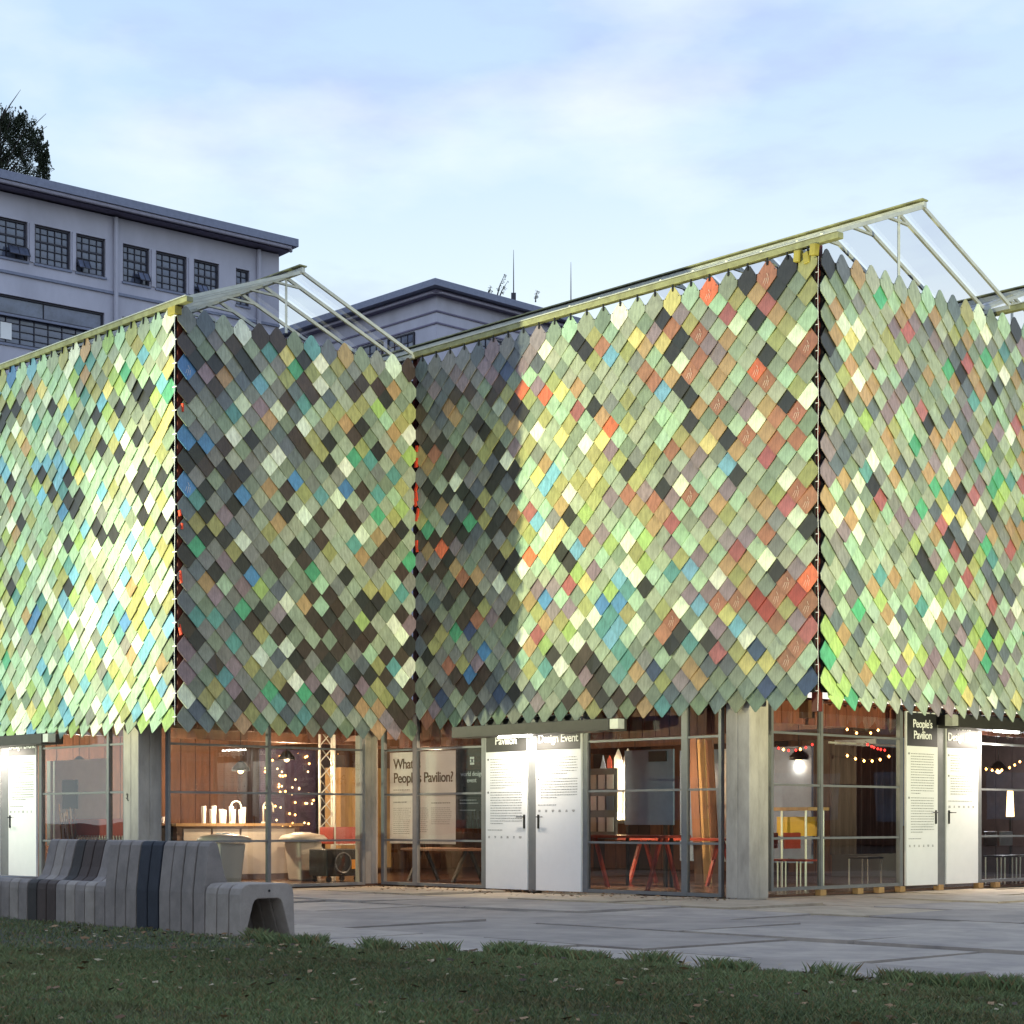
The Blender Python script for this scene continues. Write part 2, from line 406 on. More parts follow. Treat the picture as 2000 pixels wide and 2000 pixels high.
# ================================================================== PAVILION
pav = empty('pavilion', W(-4, 2, 0), 'pavilion clad in multicoloured pointed scale tiles above glass walls with greenhouse roofs', 'pavilion')
TOPZ = 8.54
S = {k: tuple(x * .78 + .22 * (sum(lin(v)) / 3) * g_ for x, g_ in zip(lin(v), (1.0, 1.03, .93))) for k, v in dict(pale=(158, 168, 140), mint=(160, 192, 156), sage=(128, 142, 118), gray=(128, 128, 122), slate=(96, 104, 110), dark=(56, 55, 52), brown=(74, 60, 52),
     cream=(220, 228, 198), mauve=(142, 120, 128), terra=(172, 106, 76), tan=(180, 142, 92), olive=(162, 160, 92), lime=(162, 190, 96), yellow=(210, 196, 108), orange=(232, 100, 42),
     red=(164, 54, 44), rose=(176, 92, 92), blue=(62, 130, 184), sky=(104, 172, 198), teal=(84, 150, 145), emerald=(70, 168, 118), navy=(60, 80, 116)).items()}
def mixw(a, b, t):
    d = {}
    for k in sorted(set(a) | set(b)): d[k] = a.get(k, 0) * (1 - t) + b.get(k, 0) * t
    return d
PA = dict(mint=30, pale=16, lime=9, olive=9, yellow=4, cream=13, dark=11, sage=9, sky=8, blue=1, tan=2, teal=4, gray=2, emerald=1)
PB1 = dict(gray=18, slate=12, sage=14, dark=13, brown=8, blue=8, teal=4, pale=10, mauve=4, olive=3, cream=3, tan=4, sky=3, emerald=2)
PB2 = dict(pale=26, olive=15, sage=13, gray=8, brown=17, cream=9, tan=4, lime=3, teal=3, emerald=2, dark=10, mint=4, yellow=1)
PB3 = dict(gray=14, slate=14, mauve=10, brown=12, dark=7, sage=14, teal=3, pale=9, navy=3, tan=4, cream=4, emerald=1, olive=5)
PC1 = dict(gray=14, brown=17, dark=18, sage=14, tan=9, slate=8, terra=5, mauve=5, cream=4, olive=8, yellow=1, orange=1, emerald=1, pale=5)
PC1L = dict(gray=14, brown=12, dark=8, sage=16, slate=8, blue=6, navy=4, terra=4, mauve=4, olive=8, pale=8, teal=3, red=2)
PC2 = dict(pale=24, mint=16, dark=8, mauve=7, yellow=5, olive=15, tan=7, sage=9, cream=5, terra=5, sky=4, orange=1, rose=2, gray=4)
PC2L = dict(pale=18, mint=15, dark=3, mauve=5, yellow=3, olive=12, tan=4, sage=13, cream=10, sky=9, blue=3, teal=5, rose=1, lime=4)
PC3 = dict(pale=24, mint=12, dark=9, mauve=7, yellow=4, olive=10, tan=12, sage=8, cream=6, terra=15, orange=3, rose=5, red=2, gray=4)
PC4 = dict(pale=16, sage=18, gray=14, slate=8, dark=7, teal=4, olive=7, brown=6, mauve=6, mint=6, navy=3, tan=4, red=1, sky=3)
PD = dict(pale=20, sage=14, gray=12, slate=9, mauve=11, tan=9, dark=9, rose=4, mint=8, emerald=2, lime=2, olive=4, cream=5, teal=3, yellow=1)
def sm_(t, a, b): return max(0, min(1, (t - a) / (b - a)))
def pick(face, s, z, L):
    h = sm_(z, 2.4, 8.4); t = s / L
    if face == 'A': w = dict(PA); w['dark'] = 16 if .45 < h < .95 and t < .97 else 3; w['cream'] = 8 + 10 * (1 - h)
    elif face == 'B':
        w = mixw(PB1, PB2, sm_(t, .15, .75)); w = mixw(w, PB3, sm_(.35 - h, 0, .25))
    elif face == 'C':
        if s < 2.5: w = mixw(PC1, PC1L, sm_(.4 - h, 0, .2))  # darker, browner mix paints the shade on the inner end of C
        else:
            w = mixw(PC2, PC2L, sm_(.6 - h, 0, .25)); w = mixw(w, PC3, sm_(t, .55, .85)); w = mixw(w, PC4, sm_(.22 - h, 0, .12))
        if h > .93 and s < 2.9: w = dict(slate=10, mauve=6, gray=8, navy=3)  # slate and mauve top rows paint dim sky light there
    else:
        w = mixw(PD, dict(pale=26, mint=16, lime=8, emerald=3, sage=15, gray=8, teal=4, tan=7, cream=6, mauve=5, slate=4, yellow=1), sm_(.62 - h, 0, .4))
    ks = list(w); k = random.choices(ks, [w[q] for q in ks])[0]
    c = S[k]; j = random.uniform(.86, 1.12)
    return k, tuple(min(.9, x * j * random.uniform(.95, 1.05)) for x in c)

def tile_geo(p, crease=False, curl=0.0):
    """local: x along the facade, z up from the lower tip, -y outward"""
    hw = p / 2 - .0045; th = .011
    out = [(0, 0), (hw * .07, .004), (hw, .165), (hw, .245), (hw * .22, .395), (0, .41), (-hw * .22, .395), (-hw, .245), (-hw, .165), (-hw * .07, .004)]
    def o(x, z):
        y = -(.052 - .115 * z)
        if crease: y -= .028 * (1 - abs(x) / hw) * max(0, 1 - z / .3) - curl * 0
        return y
    fr = [(x, o(x, z), z) for x, z in out]; bk = [(x, o(x, z) + th, z) for x, z in out]
    v = fr + bk; n = len(out)
    if crease:   # 0 bottom .. 5 top on the centre line
        f = [(0, 1, 2, 3, 4, 5), (0, 5, 6, 7, 8, 9), (n, n + 5, n + 4, n + 3, n + 2, n + 1), (n, n + 9, n + 8, n + 7, n + 6, n + 5)]
    else:
        f = [tuple(range(n)), tuple(range(n, 2 * n))[::-1]]
    for i in range(n): j = (i + 1) % n; f.append((i, n + i, n + j, j))
    return v, f
def screw_geo(p):
    hw = p / 2 - .0045; v = []; f = []
    for sx in (-1, 1):
        cx, cz = sx * hw * .80, .262; b = len(v)
        for k in range(6):
            a = k * math.pi / 3; v.append((cx + .008 * math.cos(a), -(.052 - .115 * cz) - .004, cz + .008 * math.sin(a)))
        f.append(tuple(range(b, b + 6)))
    return v, f
faces = {   # left end (u,v), right direction, outward normal, columns, pitch, rows
    'A': ((-8.02 - 24 * .33, -4.555), X1, -X2, 24, .33, 35),
    'B': ((-8.02, -4.555), X2, X1, 14, 4.555 / 14, 35),
    'C': ((-8.02, 0), X1, -X2, 24, 8.02 / 24, 34),
    'D': ((0, 0), X2, X1, 31, .33, 34)}
tiles = []
for fk, (o0, r, n, cols, p, rows) in faces.items():
    org = W(*o0); L = cols * p
    for k in range(rows):
        tipz = TOPZ - .41 - .17 * k
        odd = k % 2
        for c in range(cols - odd):
            s = (c + .5 + .5 * odd) * p
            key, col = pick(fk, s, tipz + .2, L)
            last = rows - 1 - k
            crease = (last < 2 and fk in 'AD') or (last < 7 and random.random() < .13) or (fk == 'D' and random.random() < .03)
            if last < 1 and fk in 'BC' and random.random() < .5: key, col = 'sage', tuple(x * random.uniform(.7, 1) for x in S['sage'])
            base = org + r * s + ZZ * tipz
            rot = Matrix((r, -n, ZZ)).transposed()
            tw = Matrix.Rotation(random.gauss(0, R(1.1)), 3, 'Y') @ Matrix.Rotation(random.gauss(0, R(2.0)), 3, 'Z') @ Matrix.Rotation(random.gauss(0, R(.9)) - (R(2.5) if last < 2 else 0), 3, 'X')
            if random.random() < .006: tw = Matrix.Rotation(random.uniform(-.12, .12), 3, 'Y') @ tw
            m = (rot @ tw).to_4x4(); pv = rot @ (Vector((0, 0, .25)) - tw @ Vector((0, 0, .25)))
            m.translation = base + pv
            d = base.y; px = 1000 + F * base.x / d; cosv = abs(n.dot((base - Vector((0, 0, CAMZ))).normalized()))
            vis = -5 < px < 2005
            tiles.append(dict(face=fk, m=m, p=p, crease=crease, col=col, key=key, top=(k == 0), size=(cosv / d ** 2) if vis else 0, z=tipz))
tiles.sort(key=lambda t: -t['size'])
single, rest = tiles[:300], tiles[300:]
shared = {}
for t in single:
    kk = (t['face'], t['crease'], t['top'])
    if kk not in shared:
        v, f = tile_geo(t['p'], t['crease']); shared[kk] = mesh_from('tile', v, f, M_TILE_O)
    o = place('tile', shared[kk], pav, t['m'], t['col'])
    t['obj'] = o
# embossed marks on the translucent coloured tiles, glints painted as pale slivers
mk = MB()
for dx, dz, L_, a in ((-.03, .10, .07, .5), (0, .085, .10, .35), (.035, .09, .08, .2), (.02, .17, .05, -.5)):
    x0, z0 = dx - math.sin(a) * L_ / 2, dz + .03 - L_ / 2; x1, z1 = dx + math.sin(a) * L_ / 2, dz + .03 + L_ / 2
    y = -.066
    mk.poly([(x0 - .002, y + z0 * .115, z0), (x0 + .002, y + z0 * .115, z0), (x1 + .003, y + z1 * .115, z1), (x1 - .003, y + z1 * .115, z1)])
mkme = mesh_from('embossed_mark', mk.v, mk.f, M_MARK)
for t in single:
    if t['key'] in ('orange', 'terra', 'blue') and random.random() < .5 and not t['crease']:
        o = bpy.data.objects.new('embossed_mark', mkme); COL.objects.link(o); o.parent = t['obj']
# the rest joined
vv = []; ff = []; cc = []
for t in rest:
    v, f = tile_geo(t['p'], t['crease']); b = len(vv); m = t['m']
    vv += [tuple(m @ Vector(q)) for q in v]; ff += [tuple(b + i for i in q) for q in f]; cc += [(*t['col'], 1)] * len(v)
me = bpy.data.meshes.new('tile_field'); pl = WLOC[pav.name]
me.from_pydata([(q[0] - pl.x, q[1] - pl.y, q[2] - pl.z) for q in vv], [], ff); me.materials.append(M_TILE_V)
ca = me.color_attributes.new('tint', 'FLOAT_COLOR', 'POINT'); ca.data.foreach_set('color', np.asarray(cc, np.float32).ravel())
o = bpy.data.objects.new('tile_field', me); COL.objects.link(o); o.parent = pav; o['kind'] = 'stuff'; o['label'] = 'remaining scale tiles of the cladding, green, grey, blue and dark'
# screws of the top row and along the free edges
sc = MB()
for t in tiles:
    if t['top']:
        v, f = screw_geo(t['p']); b = len(sc.v); sc.v += [tuple(t['m'] @ Vector(q)) for q in v]; sc.f += [tuple(b + i for i in q) for q in f]
build('tile_screw', sc, M_BLACK, pav, kind='stuff')

# dark backing behind the tiles and horizontal battens
bk = MB()
bk.gbox(-16, -8.10, -4.555 + .03, -4.555 + .07, 2.75, 8.3)      # A
bk.gbox(-8.02 - .07, -8.02 - .03, -4.42, -.12, 2.75, 8.3)      # B
bk.gbox(-7.95, -.10, .03, .07, 2.75, 8.3)                      # C
bk.gbox(-.07, -.03, .12, 10.1, 2.75, 8.3)                       # D
build('felt_backing', bk, M_FELT, pav)
bt = MB()
for k in range(17):
    z = TOPZ - .16 - .34 * k
    for q in ((-16, -8.03, -4.54, -4.526), (-8.03, -.02, .004, .02)): bt.gbox(q[0], q[1], q[2], q[3], z - .02, z + .02)
    bt.gbox(-8.04, -8.026, -4.5, -.05, z - .02, z + .02); bt.gbox(-.02, -.006, .05, 10.1, z - .02, z + .02)
build('tile_batten', bt, M_BROWN, pav, kind='stuff')
# corner posts and chips painted with red inner light, white festoon wire with clips
for (u, v) in ((-8.12, -4.45), (-.12, .12), (-8.14, .14)):
    build('corner_post', MB().gbox(u - .05, u + .05, v - .05, v + .05, 2.5, 8.6), M_REDLIT, pav)
wr = MB(); pts = [W(-8.0 + .008 * math.sin(z * 5), -4.60, z) for z in np.linspace(2.45, 8.5, 26)]; wr.tube(pts, .0045, 5)
for k in range(18): p = W(-8.0, -4.60, 8.35 - .34 * k); wr.box(p, (.10, .012, .012), GRID)
build('festoon_wire', wr, M_LETTER, pav)
wr = MB(); wr.tube([W(.0 + .006 * math.sin(z * 7), -.02, z) for z in np.linspace(2.5, 8.4, 26)], .003, 5)
for k in range(17): p = W(-.02, -.02, 8.2 - .34 * k); wr.box(p, (.035, .008, .008), GRID)
build('festoon_wire', wr, M_LETTER, pav)
for k in range(16):
    z = random.uniform(5.0, 7.8) if k < 9 else random.uniform(2.7, 8)
    if k < 10: c = W(-7.96 + random.uniform(-.02, .03), -.04 + random.uniform(-.02, .02), z)
    else: c = W(-7.99, -4.50 + random.uniform(-.02, .03), z)
    mb = MB(); mb.box(c, (.05, .02, random.uniform(.08, .22)), GRID @ Matrix.Rotation(random.uniform(-.4, .4), 3, 'Y')); build('red_light_chip', mb, M_REDGLOW, pav)

# gutters: square beams over facades, projecting past the corners
for nm, (u0, u1, v, z0, z1) in enumerate(((-16, .33, .02, 8.57, 8.65), (-16, -7.70, -4.54, 8.51, 8.585), (-9, .36, 4.72, 8.60, 8.68))):
    build('gutter', MB().gbox(u0, u1, v - .05, v + .06, z0, z1), M_GUTTER, pav, bevel=.008)
    mb = MB(); mb.gbox(u0, u1 - .02, v - .06, v + .07, z1 + .003, z1 + .018); build('gutter_capping', mb, M_ALU, pav)
    mb = MB()
    if nm < 2:
        uu = u1 - .5
        while uu > -15.5:
            mb.gbox(uu - .012, uu + .012, v - .045, v - .03, z0 - .10, z0 + .01); uu -= .333
        build('gutter_hook', mb, M_BLACK, pav, kind='stuff')
yb = MB()
for (a, b, c) in ((-.32, 0, 8.47), (-.18, .02, 8.42), (-.06, .0, 8.5)):
    build('corner_bracket', MB().box(W(a, b - .02, c), (.09, .10, .15), GRID @ Matrix.Rotation(random.uniform(-.15, .15), 3, 'Y')), material('yellow_block', lin((176, 162, 72)), .6, var=.25), pav, bevel=.01)
build('corner_bracket', MB().gbox(-7.66 - .5, -7.66 - .3, -4.62, -4.5, 8.38, 8.5), material('yellow_block', 0), pav, bevel=.01)

# greenhouse roofs
def ghroof(v0, v1, vr, ze, zr, ustart, count):
    mb = MB().bar(W(ustart + .02, vr, zr), W(-16, vr, zr), .06, .08); build('ridge_beam', mb, M_ALU, pav)
    mb = MB().bar(W(ustart + .02, vr, zr + .07), W(-16, vr, zr + .07), .14, .02); build('ridge_cap', mb, M_GUTTER, pav)
    for k in range(count):
        u = ustart - .02 - k * .6
        if k == 1: u = ustart - .42
        if k > 1: u = ustart - .42 - (k - 1) * .6
        for va in (v0, v1):
            a = W(u, va, ze); b = W(u, vr, zr - .02)
            build('rafter', MB().bar(a, b, .036, .05), M_ALU, pav)
        build('king_post', MB().bar(W(u, vr, ze), W(u, vr, zr - .04), .035), M_ALU, pav) if k in (1,) else None
        if k:
            # brace plate at the ridge
            build('ridge_bracket', MB().bar(W(u, vr + .28, zr - .13), W(u, vr - .28, zr - .13), .04, .03), M_ALU, pav)
        # glass panes to the next rafter
        un = ustart - .42 - k * .6
        for va in (v0, v1):
            g_ = MB(); off = .04
            g_.poly([W(u - .03, va, ze + off), W(un + .03, va, ze + off), W(un + .03, vr, zr + off), W(u - .03, vr, zr + off)]); build('roof_pane', g_, M_ROOFGLASS, pav)
    for va in (v0, v1):
        build('eave_beam', MB().bar(W(ustart, va, ze - .04), W(-16, va, ze - .04), .06, .06), M_ALU, pav)
ghroof(-4.50, -.05, -2.28, 8.62, 9.50, -8.02, 9)
ghroof(.09, 4.66, 2.42, 8.70, 9.64, 0.0, 9)
ghroof(4.80, 9.4, 7.1, 8.70, 9.64, -1.0, 5)
# inner hall ceiling that closes the hall under the roofs
build('hall_ceiling', MB().gbox(-16, -8.12, -4.45, -.08, 8.2, 8.25).gbox(-16, -.12, .12, 9.4, 8.2, 8.25), M_FELT, pav)

# columns: square bundles of four piles
def column(u, v, sz=.42, z1=2.9):
    c = build('column', MB().gbox(u - sz / 2 + .012, u + sz / 2 - .012, v - sz / 2 + .012, v + sz / 2 - .012, .0, z1), M_CONC, pav)
    h = sz / 2
    for (a, b) in ((-1, -1), (1, -1), (-1, 1), (1, 1)):
        build('pile', MB().gbox(u + min(0, a * h) + .004, u + max(0, a * h) - .004, v + min(0, b * h) + .004, v + max(0, b * h) - .004, .012, z1 - .01), M_CONC, c, bevel=.012)
    build('foot_pad', MB().gbox(u - h + .03, u + h - .03, v - h + .03, v + h - .03, -.01, .011), M_BLACK, c)
    return c
GV = .12; GU = -1.45; GB = -9.02; GA = -4.43
# the corner columns stand where the glass walls meet
vc = v_at(1483, GU + .03); c3 = column(-1.39, .25)
c1 = column(-9.35, -4.28, .42)
c2 = column(GB - .24, GV - .13, .28)
mkm = MB(); p1 = W(-9.45, -4.492, 1.42)
for (a, b, c_, d_) in ((-.03, .04, .03, .05), (.03, .05, .01, -.02), (.01, -.02, -.03, 0), (-.03, 0, .05, -.05), (0, .07, .02, -.05)):
    mkm.bar(p1 + X1 * a + ZZ * b, p1 + X1 * c_ + ZZ * d_, .008, .003, up=X2)
build('paint_mark', mkm, M_BLACK, c1)

# ---- glass walls
TR = (.05, .755, 1.505, 2.235, 2.72)
def wall_line(kind, const, ps, doors, zb=0.0):
    """ps: positions along the wall of vertical members; doors: list of (a, b) spans with no glazing"""
    def B(a0, a1, t0, t1, z0, z1, mb=None):
        mb = mb or MB()
        return mb.gbox(a0, a1, const + t0, const + t1, z0, z1) if kind == 'v' else mb.gbox(const + t0, const + t1, a0, a1, z0, z1)
    def P(a, t, z): return W(a, const + t, z) if kind == 'v' else W(const + t, a, z)
    sgn = 1 if kind == 'v' else -1
    for i in range(len(ps) - 1):
        a, wa = ps[i]; b, wb = ps[i + 1]
        lo, hi = min(a, b), max(a, b)
        if any(abs(lo - d0) < .02 or (d0 - .01 <= lo and hi <= d1 + .01) for d0, d1 in doors): continue
        fr = MB()
        for z in TR[:-1]: B(lo + .03, hi - .03, -.018, .018, zb + z - .016, zb + z + .016, fr)
        B(lo + .025, hi - .025, -.03, .03, zb + 0.02, zb + .068, fr)
        B(lo + .012, lo + .032, -.014, .014, zb + .03, zb + 2.75, fr); B(hi - .032, hi - .012, -.014, .014, zb + .03, zb + 2.75, fr)
        w = build('window', fr, M_FRAME, pav)
        for z0, z1 in zip(TR[:-1], TR[1:]):
            q = MB(); q.poly([P(lo + .028, 0, zb + z0 + .016), P(hi - .028, 0, zb + z0 + .016), P(hi - .028, 0, zb + z1 - .016), P(lo + .028, 0, zb + z1 - .016)])
            build('pane', q, M_GLASS, w)
    for a, w_ in ps:
        build('mullion', B(a - w_ / 2, a + w_ / 2, -.035, .035, zb + .02, 2.8), M_FRAME, pav)
def door(kind, const, a0, a1, zb, side, title, nlines, seed, lab=None):
    """leaf between a0 and a1; side +1 when the handle sits at the a1 edge"""
    rr = random.Random(seed)
    nrm = -X2 if kind == 'v' else X1; right = X1 if kind == 'v' else X2
    f0, f1 = (-.07, -.03) if kind == 'v' else (.03, .07)
    def B(p, q, t0, t1, z0, z1, mb=None):
        mb = mb or MB()
        return mb.gbox(p, q, const + t0, const + t1, z0, z1) if kind == 'v' else mb.gbox(const + t0, const + t1, p, q, z0, z1)
    sf = const + (-.07 if kind == 'v' else .07)
    def P(a, z, out_): return (W(a, sf - out_, z) if kind == 'v' else W(sf + out_, a, z))
    D = build('door', B(a0, a1, f0, f1, zb + .02, zb + 2.66), M_WHITE, pav, bevel=.004)
    h = MB(); z0, z1 = zb + 2.135, zb + 2.64
    if kind == 'v': h.gbox(a0 + .012, a1 - .012, sf - .004, sf + .001, z0, z1)
    else: h.gbox(sf - .001, sf + .004, a0 + .012, a1 - .012, z0, z1)
    build('header_panel', h, M_INK, D)
    mid = (a0 + a1) / 2
    put_text(title, .175, M_LETTER, P(mid, zb + 2.42, .008), right, nrm, D, align='CENTER', line=.98, bold=.002, spacing=.92)
    tx = MB(); z = zb + 2.02; blocks = nlines
    for bi, (cnt, indent, gap) in enumerate(blocks):
        # paragraph number disc
        if indent:
            q = P(a0 + .06, z, .003); tx.lathe(q, [(.018, -.0005), (.018, .001)], 10, rot=Matrix((right, ZZ, nrm)).transposed())
        for k in range(cnt):
            x = a0 + .05 + indent; end = a1 - (.10 if side > 0 else .06) - (rr.uniform(.1, .45) if k == cnt - 1 else rr.uniform(0, .03))
            while x < end:
                wl = rr.uniform(.012, .05); e = min(x + wl, end)
                tx.poly([P(x, z - .005, .003), P(e, z - .005, .003), P(e, z + .0045, .003), P(x, z + .0045, .003)]); x = e + .010
            z -= .040
        z -= gap
    # row of small sponsor marks
    z -= .05
    for k in range(6):
        cx = a0 + .08 + k * (a1 - a0 - .16) / 5.5; wl = rr.uniform(.02, .035)
        for q_ in range(3):
            zz = z + .012 - q_ * .012; l = wl * rr.uniform(.5, 1)
            tx.poly([P(cx - l, zz - .0035, .003), P(cx + l, zz - .0035, .003), P(cx + l, zz + .0035, .003), P(cx - l, zz + .0035, .003)])
    build('printed_text', tx, M_TEXT, D, kind='stuff')
    ha = (a1 - .06) if side > 0 else (a0 + .06); hd = MB()
    c = P(ha, zb + 1.06, .008); hd.box(c, (.035, .012, .21) if kind == 'v' else (.012, .035, .21), GRID)
    a = P(ha, zb + 1.13, .008); b = P(ha, zb + 1.13, .05); e = P(ha - side * .13, zb + 1.13, .05)
    hd.tube([a, b], .009, 6); hd.tube([b, e], .008, 6)
    build('handle', hd, M_BLACK, D)
    return D
TP = "People's\nPavilion"; TW = 'World\nDesign Event'
L1 = [(12, .06, .03), (13, .06, .06), (1, 0, .02)]; L2 = [(7, .06, .04), (8, .06, .07), (1, 0, .0)]; L3 = [(16, .06, .03), (14, .06, .06), (1, 0, .02)]
# C
ucs = {px: u_at(px, GV) for px in (750, 813, 948, 955, 1037, 1045, 1052, 1141, 1146, 1339, 1409)}
wall_line('v', GV, [(ucs[750], .07), (ucs[813], .11), (ucs[948], .11), (ucs[1146], .09), (ucs[1339], .10), (ucs[1409], .05)], [(ucs[948], ucs[1146])])
door('v', GV, ucs[955] + .0, ucs[1037] - .01, 0, 1, TP, L1, 1)
door('v', GV, ucs[1052] + .01, ucs[1141], 0, -1, TW, L2, 2)
build('door_post', MB().gbox(ucs[1037], ucs[1052], GV - .05, GV + .03, .0, 2.8), M_FRAME, pav)
# B
vb = {px: v_at(px, GB) for px in (328, 524, 708)}
wall_line('u', GB, [(vb[328], .05), (vb[524], .06), (vb[708], .06)], [])
# D, raised on blocks
vd = {px: v_at(px, GU) for px in (1505, 1602, 1757, 1763, 1824, 1832, 1841, 1903, 1910, 1958, 2100)}
wall_line('u', GU, [(vd[1505], .05), (vd[1602], .05), (vd[1757], .08), (vd[1910], .10), (vd[2100], .06), (10.2, .06)], [(vd[1757], vd[1910])], .07)
door('u', GU, vd[1763], vd[1824], .07, 1, TP, L3, 3)
door('u', GU, vd[1841], vd[1903], .07, -1, TW, L2, 4)
build('door_post', MB().gbox(GU - .03, GU + .05, vd[1824] + .01, vd[1841] - .01, .07, 2.8), M_FRAME, pav)
for v in (vd[1757] - .55, vd[1757], vd[1832], vd[1910], vd[1910] + .5, vd[1602], vd[1602] + .9):
    build('levelling_block', MB().gbox(GU - .04, GU + .06, v - .07, v + .07, 0.0, .085), M_WOOD, pav, bevel=.004)
# A
ua = {px: u_at(px, GA) for px in (-330, -100, -70, 5, 14, 24, 78, 82, 214, 246)}
wall_line('v', GA, [(ua[-330], .06), (ua[-70], .09), (ua[82], .09), (ua[214], .06), (ua[246], .05)], [(ua[-70], ua[82])])
door('v', GA, ua[-70] + .08, ua[5] + .03, 0, 1, TP, L1, 5)
door('v', GA, ua[24], ua[78], 0, -1, TW, L2, 6)
build('door_post', MB().gbox(ua[5] + .04, ua[24] - .01, GA - .05, GA + .03, 0, 2.8), M_FRAME, pav)

# canopies with lamps over each pair of doors
M_TUBE = glow('lamp_tube', (1, .96, .88), 30)
def canopy(kind, const, a0, a1, z0, z1, depth, boxend, lamp_a, power, lampoff):
    def B(p, q, t0, t1, za, zb_):
        return MB().gbox(p, q, const - t1, const - t0, za, zb_) if kind == 'v' else MB().gbox(const + t0, const + t1, p, q, za, zb_)
    c = build('canopy', B(a0, a1, .06, depth, z0, z1), M_CANOPY, pav, bevel=.005)
    build('end_box', B(boxend, boxend + .16, depth - .14, depth - .01, z0 + .02, z1 - .01), M_ALU, c)
    la = B(lamp_a - .35, lamp_a + .35, lampoff - .02, lampoff + .02, z0 - .035, z0 - .008)
    build('lamp_tube', la, M_TUBE, c)
    L = bpy.data.lights.new('door_lamp', 'AREA'); L.shape = 'RECTANGLE'; L.size = .7; L.size_y = .05; L.energy = power; L.color = (1, .88, .72)
    lo = bpy.data.objects.new('door_lamp', L); COL.objects.link(lo); lo.parent = c
    p = W(lamp_a, const - lampoff, z0 - .045) if kind == 'v' else W(const + lampoff, lamp_a, z0 - .045)
    tgt = W(lamp_a, const + .1, z0 - 2.2) if kind == 'v' else W(const - .1, lamp_a, z0 - 2.2)
    d = (tgt - p).normalized(); x = (X1 if kind == 'v' else X2); y = d.cross(x) * -1; x = y.cross(-d)
    m = Matrix((x.normalized(), y.normalized(), -d)).transposed().to_4x4(); m.translation = p - WLOC[c.name]; lo.matrix_local = m
canopy('v', GV, u_at(882, GV - .45), u_at(1188, GV - .45), 2.36, 2.53, .45, u_at(1190, GV - .45), ucs[1045], 25, .42)
canopy('u', GU, v_at(1868, GU + .4), v_at(1868, GU + .4) + 2.4, 2.50, 2.70, .45, v_at(1868, GU + .4) - .17, v_at(1955, GU + .3), 60, .40)
canopy('v', GA, u_at(-140, GA - .4), u_at(86, GA - .4), 2.28, 2.44, .45, u_at(88, GA - .4), ua[5], 25, .42)

# floor, ceiling boards, inner walls
build('inner_floor', MB().gbox(-16, GB - .05, GA + .05, GV - .05, 0, .035).gbox(-16, GU - .05, GV + .04, 10.5, 0, .035), M_FLOOR, pav)
k = 0
for u in np.arange(-15.9, -1.6, .30):
    cb = MB().gbox(u, u + .285, (GV + .04) if u > GB - .3 else GA + .06, 10.35, 2.80 + random.uniform(0, .012), 2.83)
    build('ceiling_board', cb, M_REDBOARD, pav)
for (u0, u1, v0, v1, z0, z1) in ((-16, -1.6, 1.9, 2.05, 2.55, 2.80), (-16, -1.6, 4.6, 4.75, 2.55, 2.80), (-12.5, -12.35, -4.3, 10.2, 2.5, 2.798), (-16, -1.6, 7.6, 7.75, 2.55, 2.80)):
    build('ceiling_beam', MB().gbox(u0, u1, v0, v1, z0, z1), M_BROWN, pav)
for i, v in enumerate(np.arange(GA + .1, 10.2, .34)):
    build('wall_board', MB().gbox(-16.0, -15.96 + .006 * (i % 2), v, v + .325, .035, 2.8), M_BROWN, pav)
for i, u in enumerate(np.arange(-15.9, -1.6, .34)):
    build('wall_board', MB().gbox(u, u + .325, 10.30 - .006 * (i % 2), 10.34, .035, 2.8), random.choice([M_BROWN, M_BROWN, material('dark_boards', lin((60, 44, 38)), .7, var=.3)]), pav)
# upper red slatted band just inside the glass
for i, u in enumerate(np.arange(GB + .1, GU - .2, .26)):
    build('fascia_board', MB().gbox(u, u + .245, GV + .30, GV + .325, 2.28 + random.uniform(0, .01), 2.79), M_REDBOARD, pav)
for i, v in enumerate(np.arange(GA + .35, GV - .1, .26)):
    build('fascia_board', MB().gbox(GB - .34, GB - .315, v, v + .245, 2.48 + random.uniform(0, .01), 2.79), M_REDBOARD, pav)
for i, v in enumerate(np.arange(GV + .6, 10.1, .26)):
    build('fascia_board', MB().gbox(GU - .34, GU - .315, v, v + .245, 2.46 + random.uniform(0, .01), 2.79), M_REDBOARD, pav)

# ================================================================== INSIDE THE PAVILION
M_PAPER = material('poster_paper', (.8, .82, .86), .5, var=.06)
M_PANELB = material('blue_grey_panel', lin((120, 138, 165)), .6, var=.25, vscale=1.5)
M_CLOTH = material('curtain', lin((92, 74, 72)), .9, var=.3, stretch=(6, 6, .3), vscale=6)
M_AMBER = glow('amber_bulb', (1, .42, .10), 14); M_REDB = glow('red_bulb', (1, .04, .03), 3.5); M_WARM = glow('warm_shade', (1, .66, .30), 5)
M_GREYPL = material('pale_plastic', lin((188, 180, 168)), .45, var=.06)
M_REDP = material('red_paint', lin((150, 56, 40)), .4, var=.15)

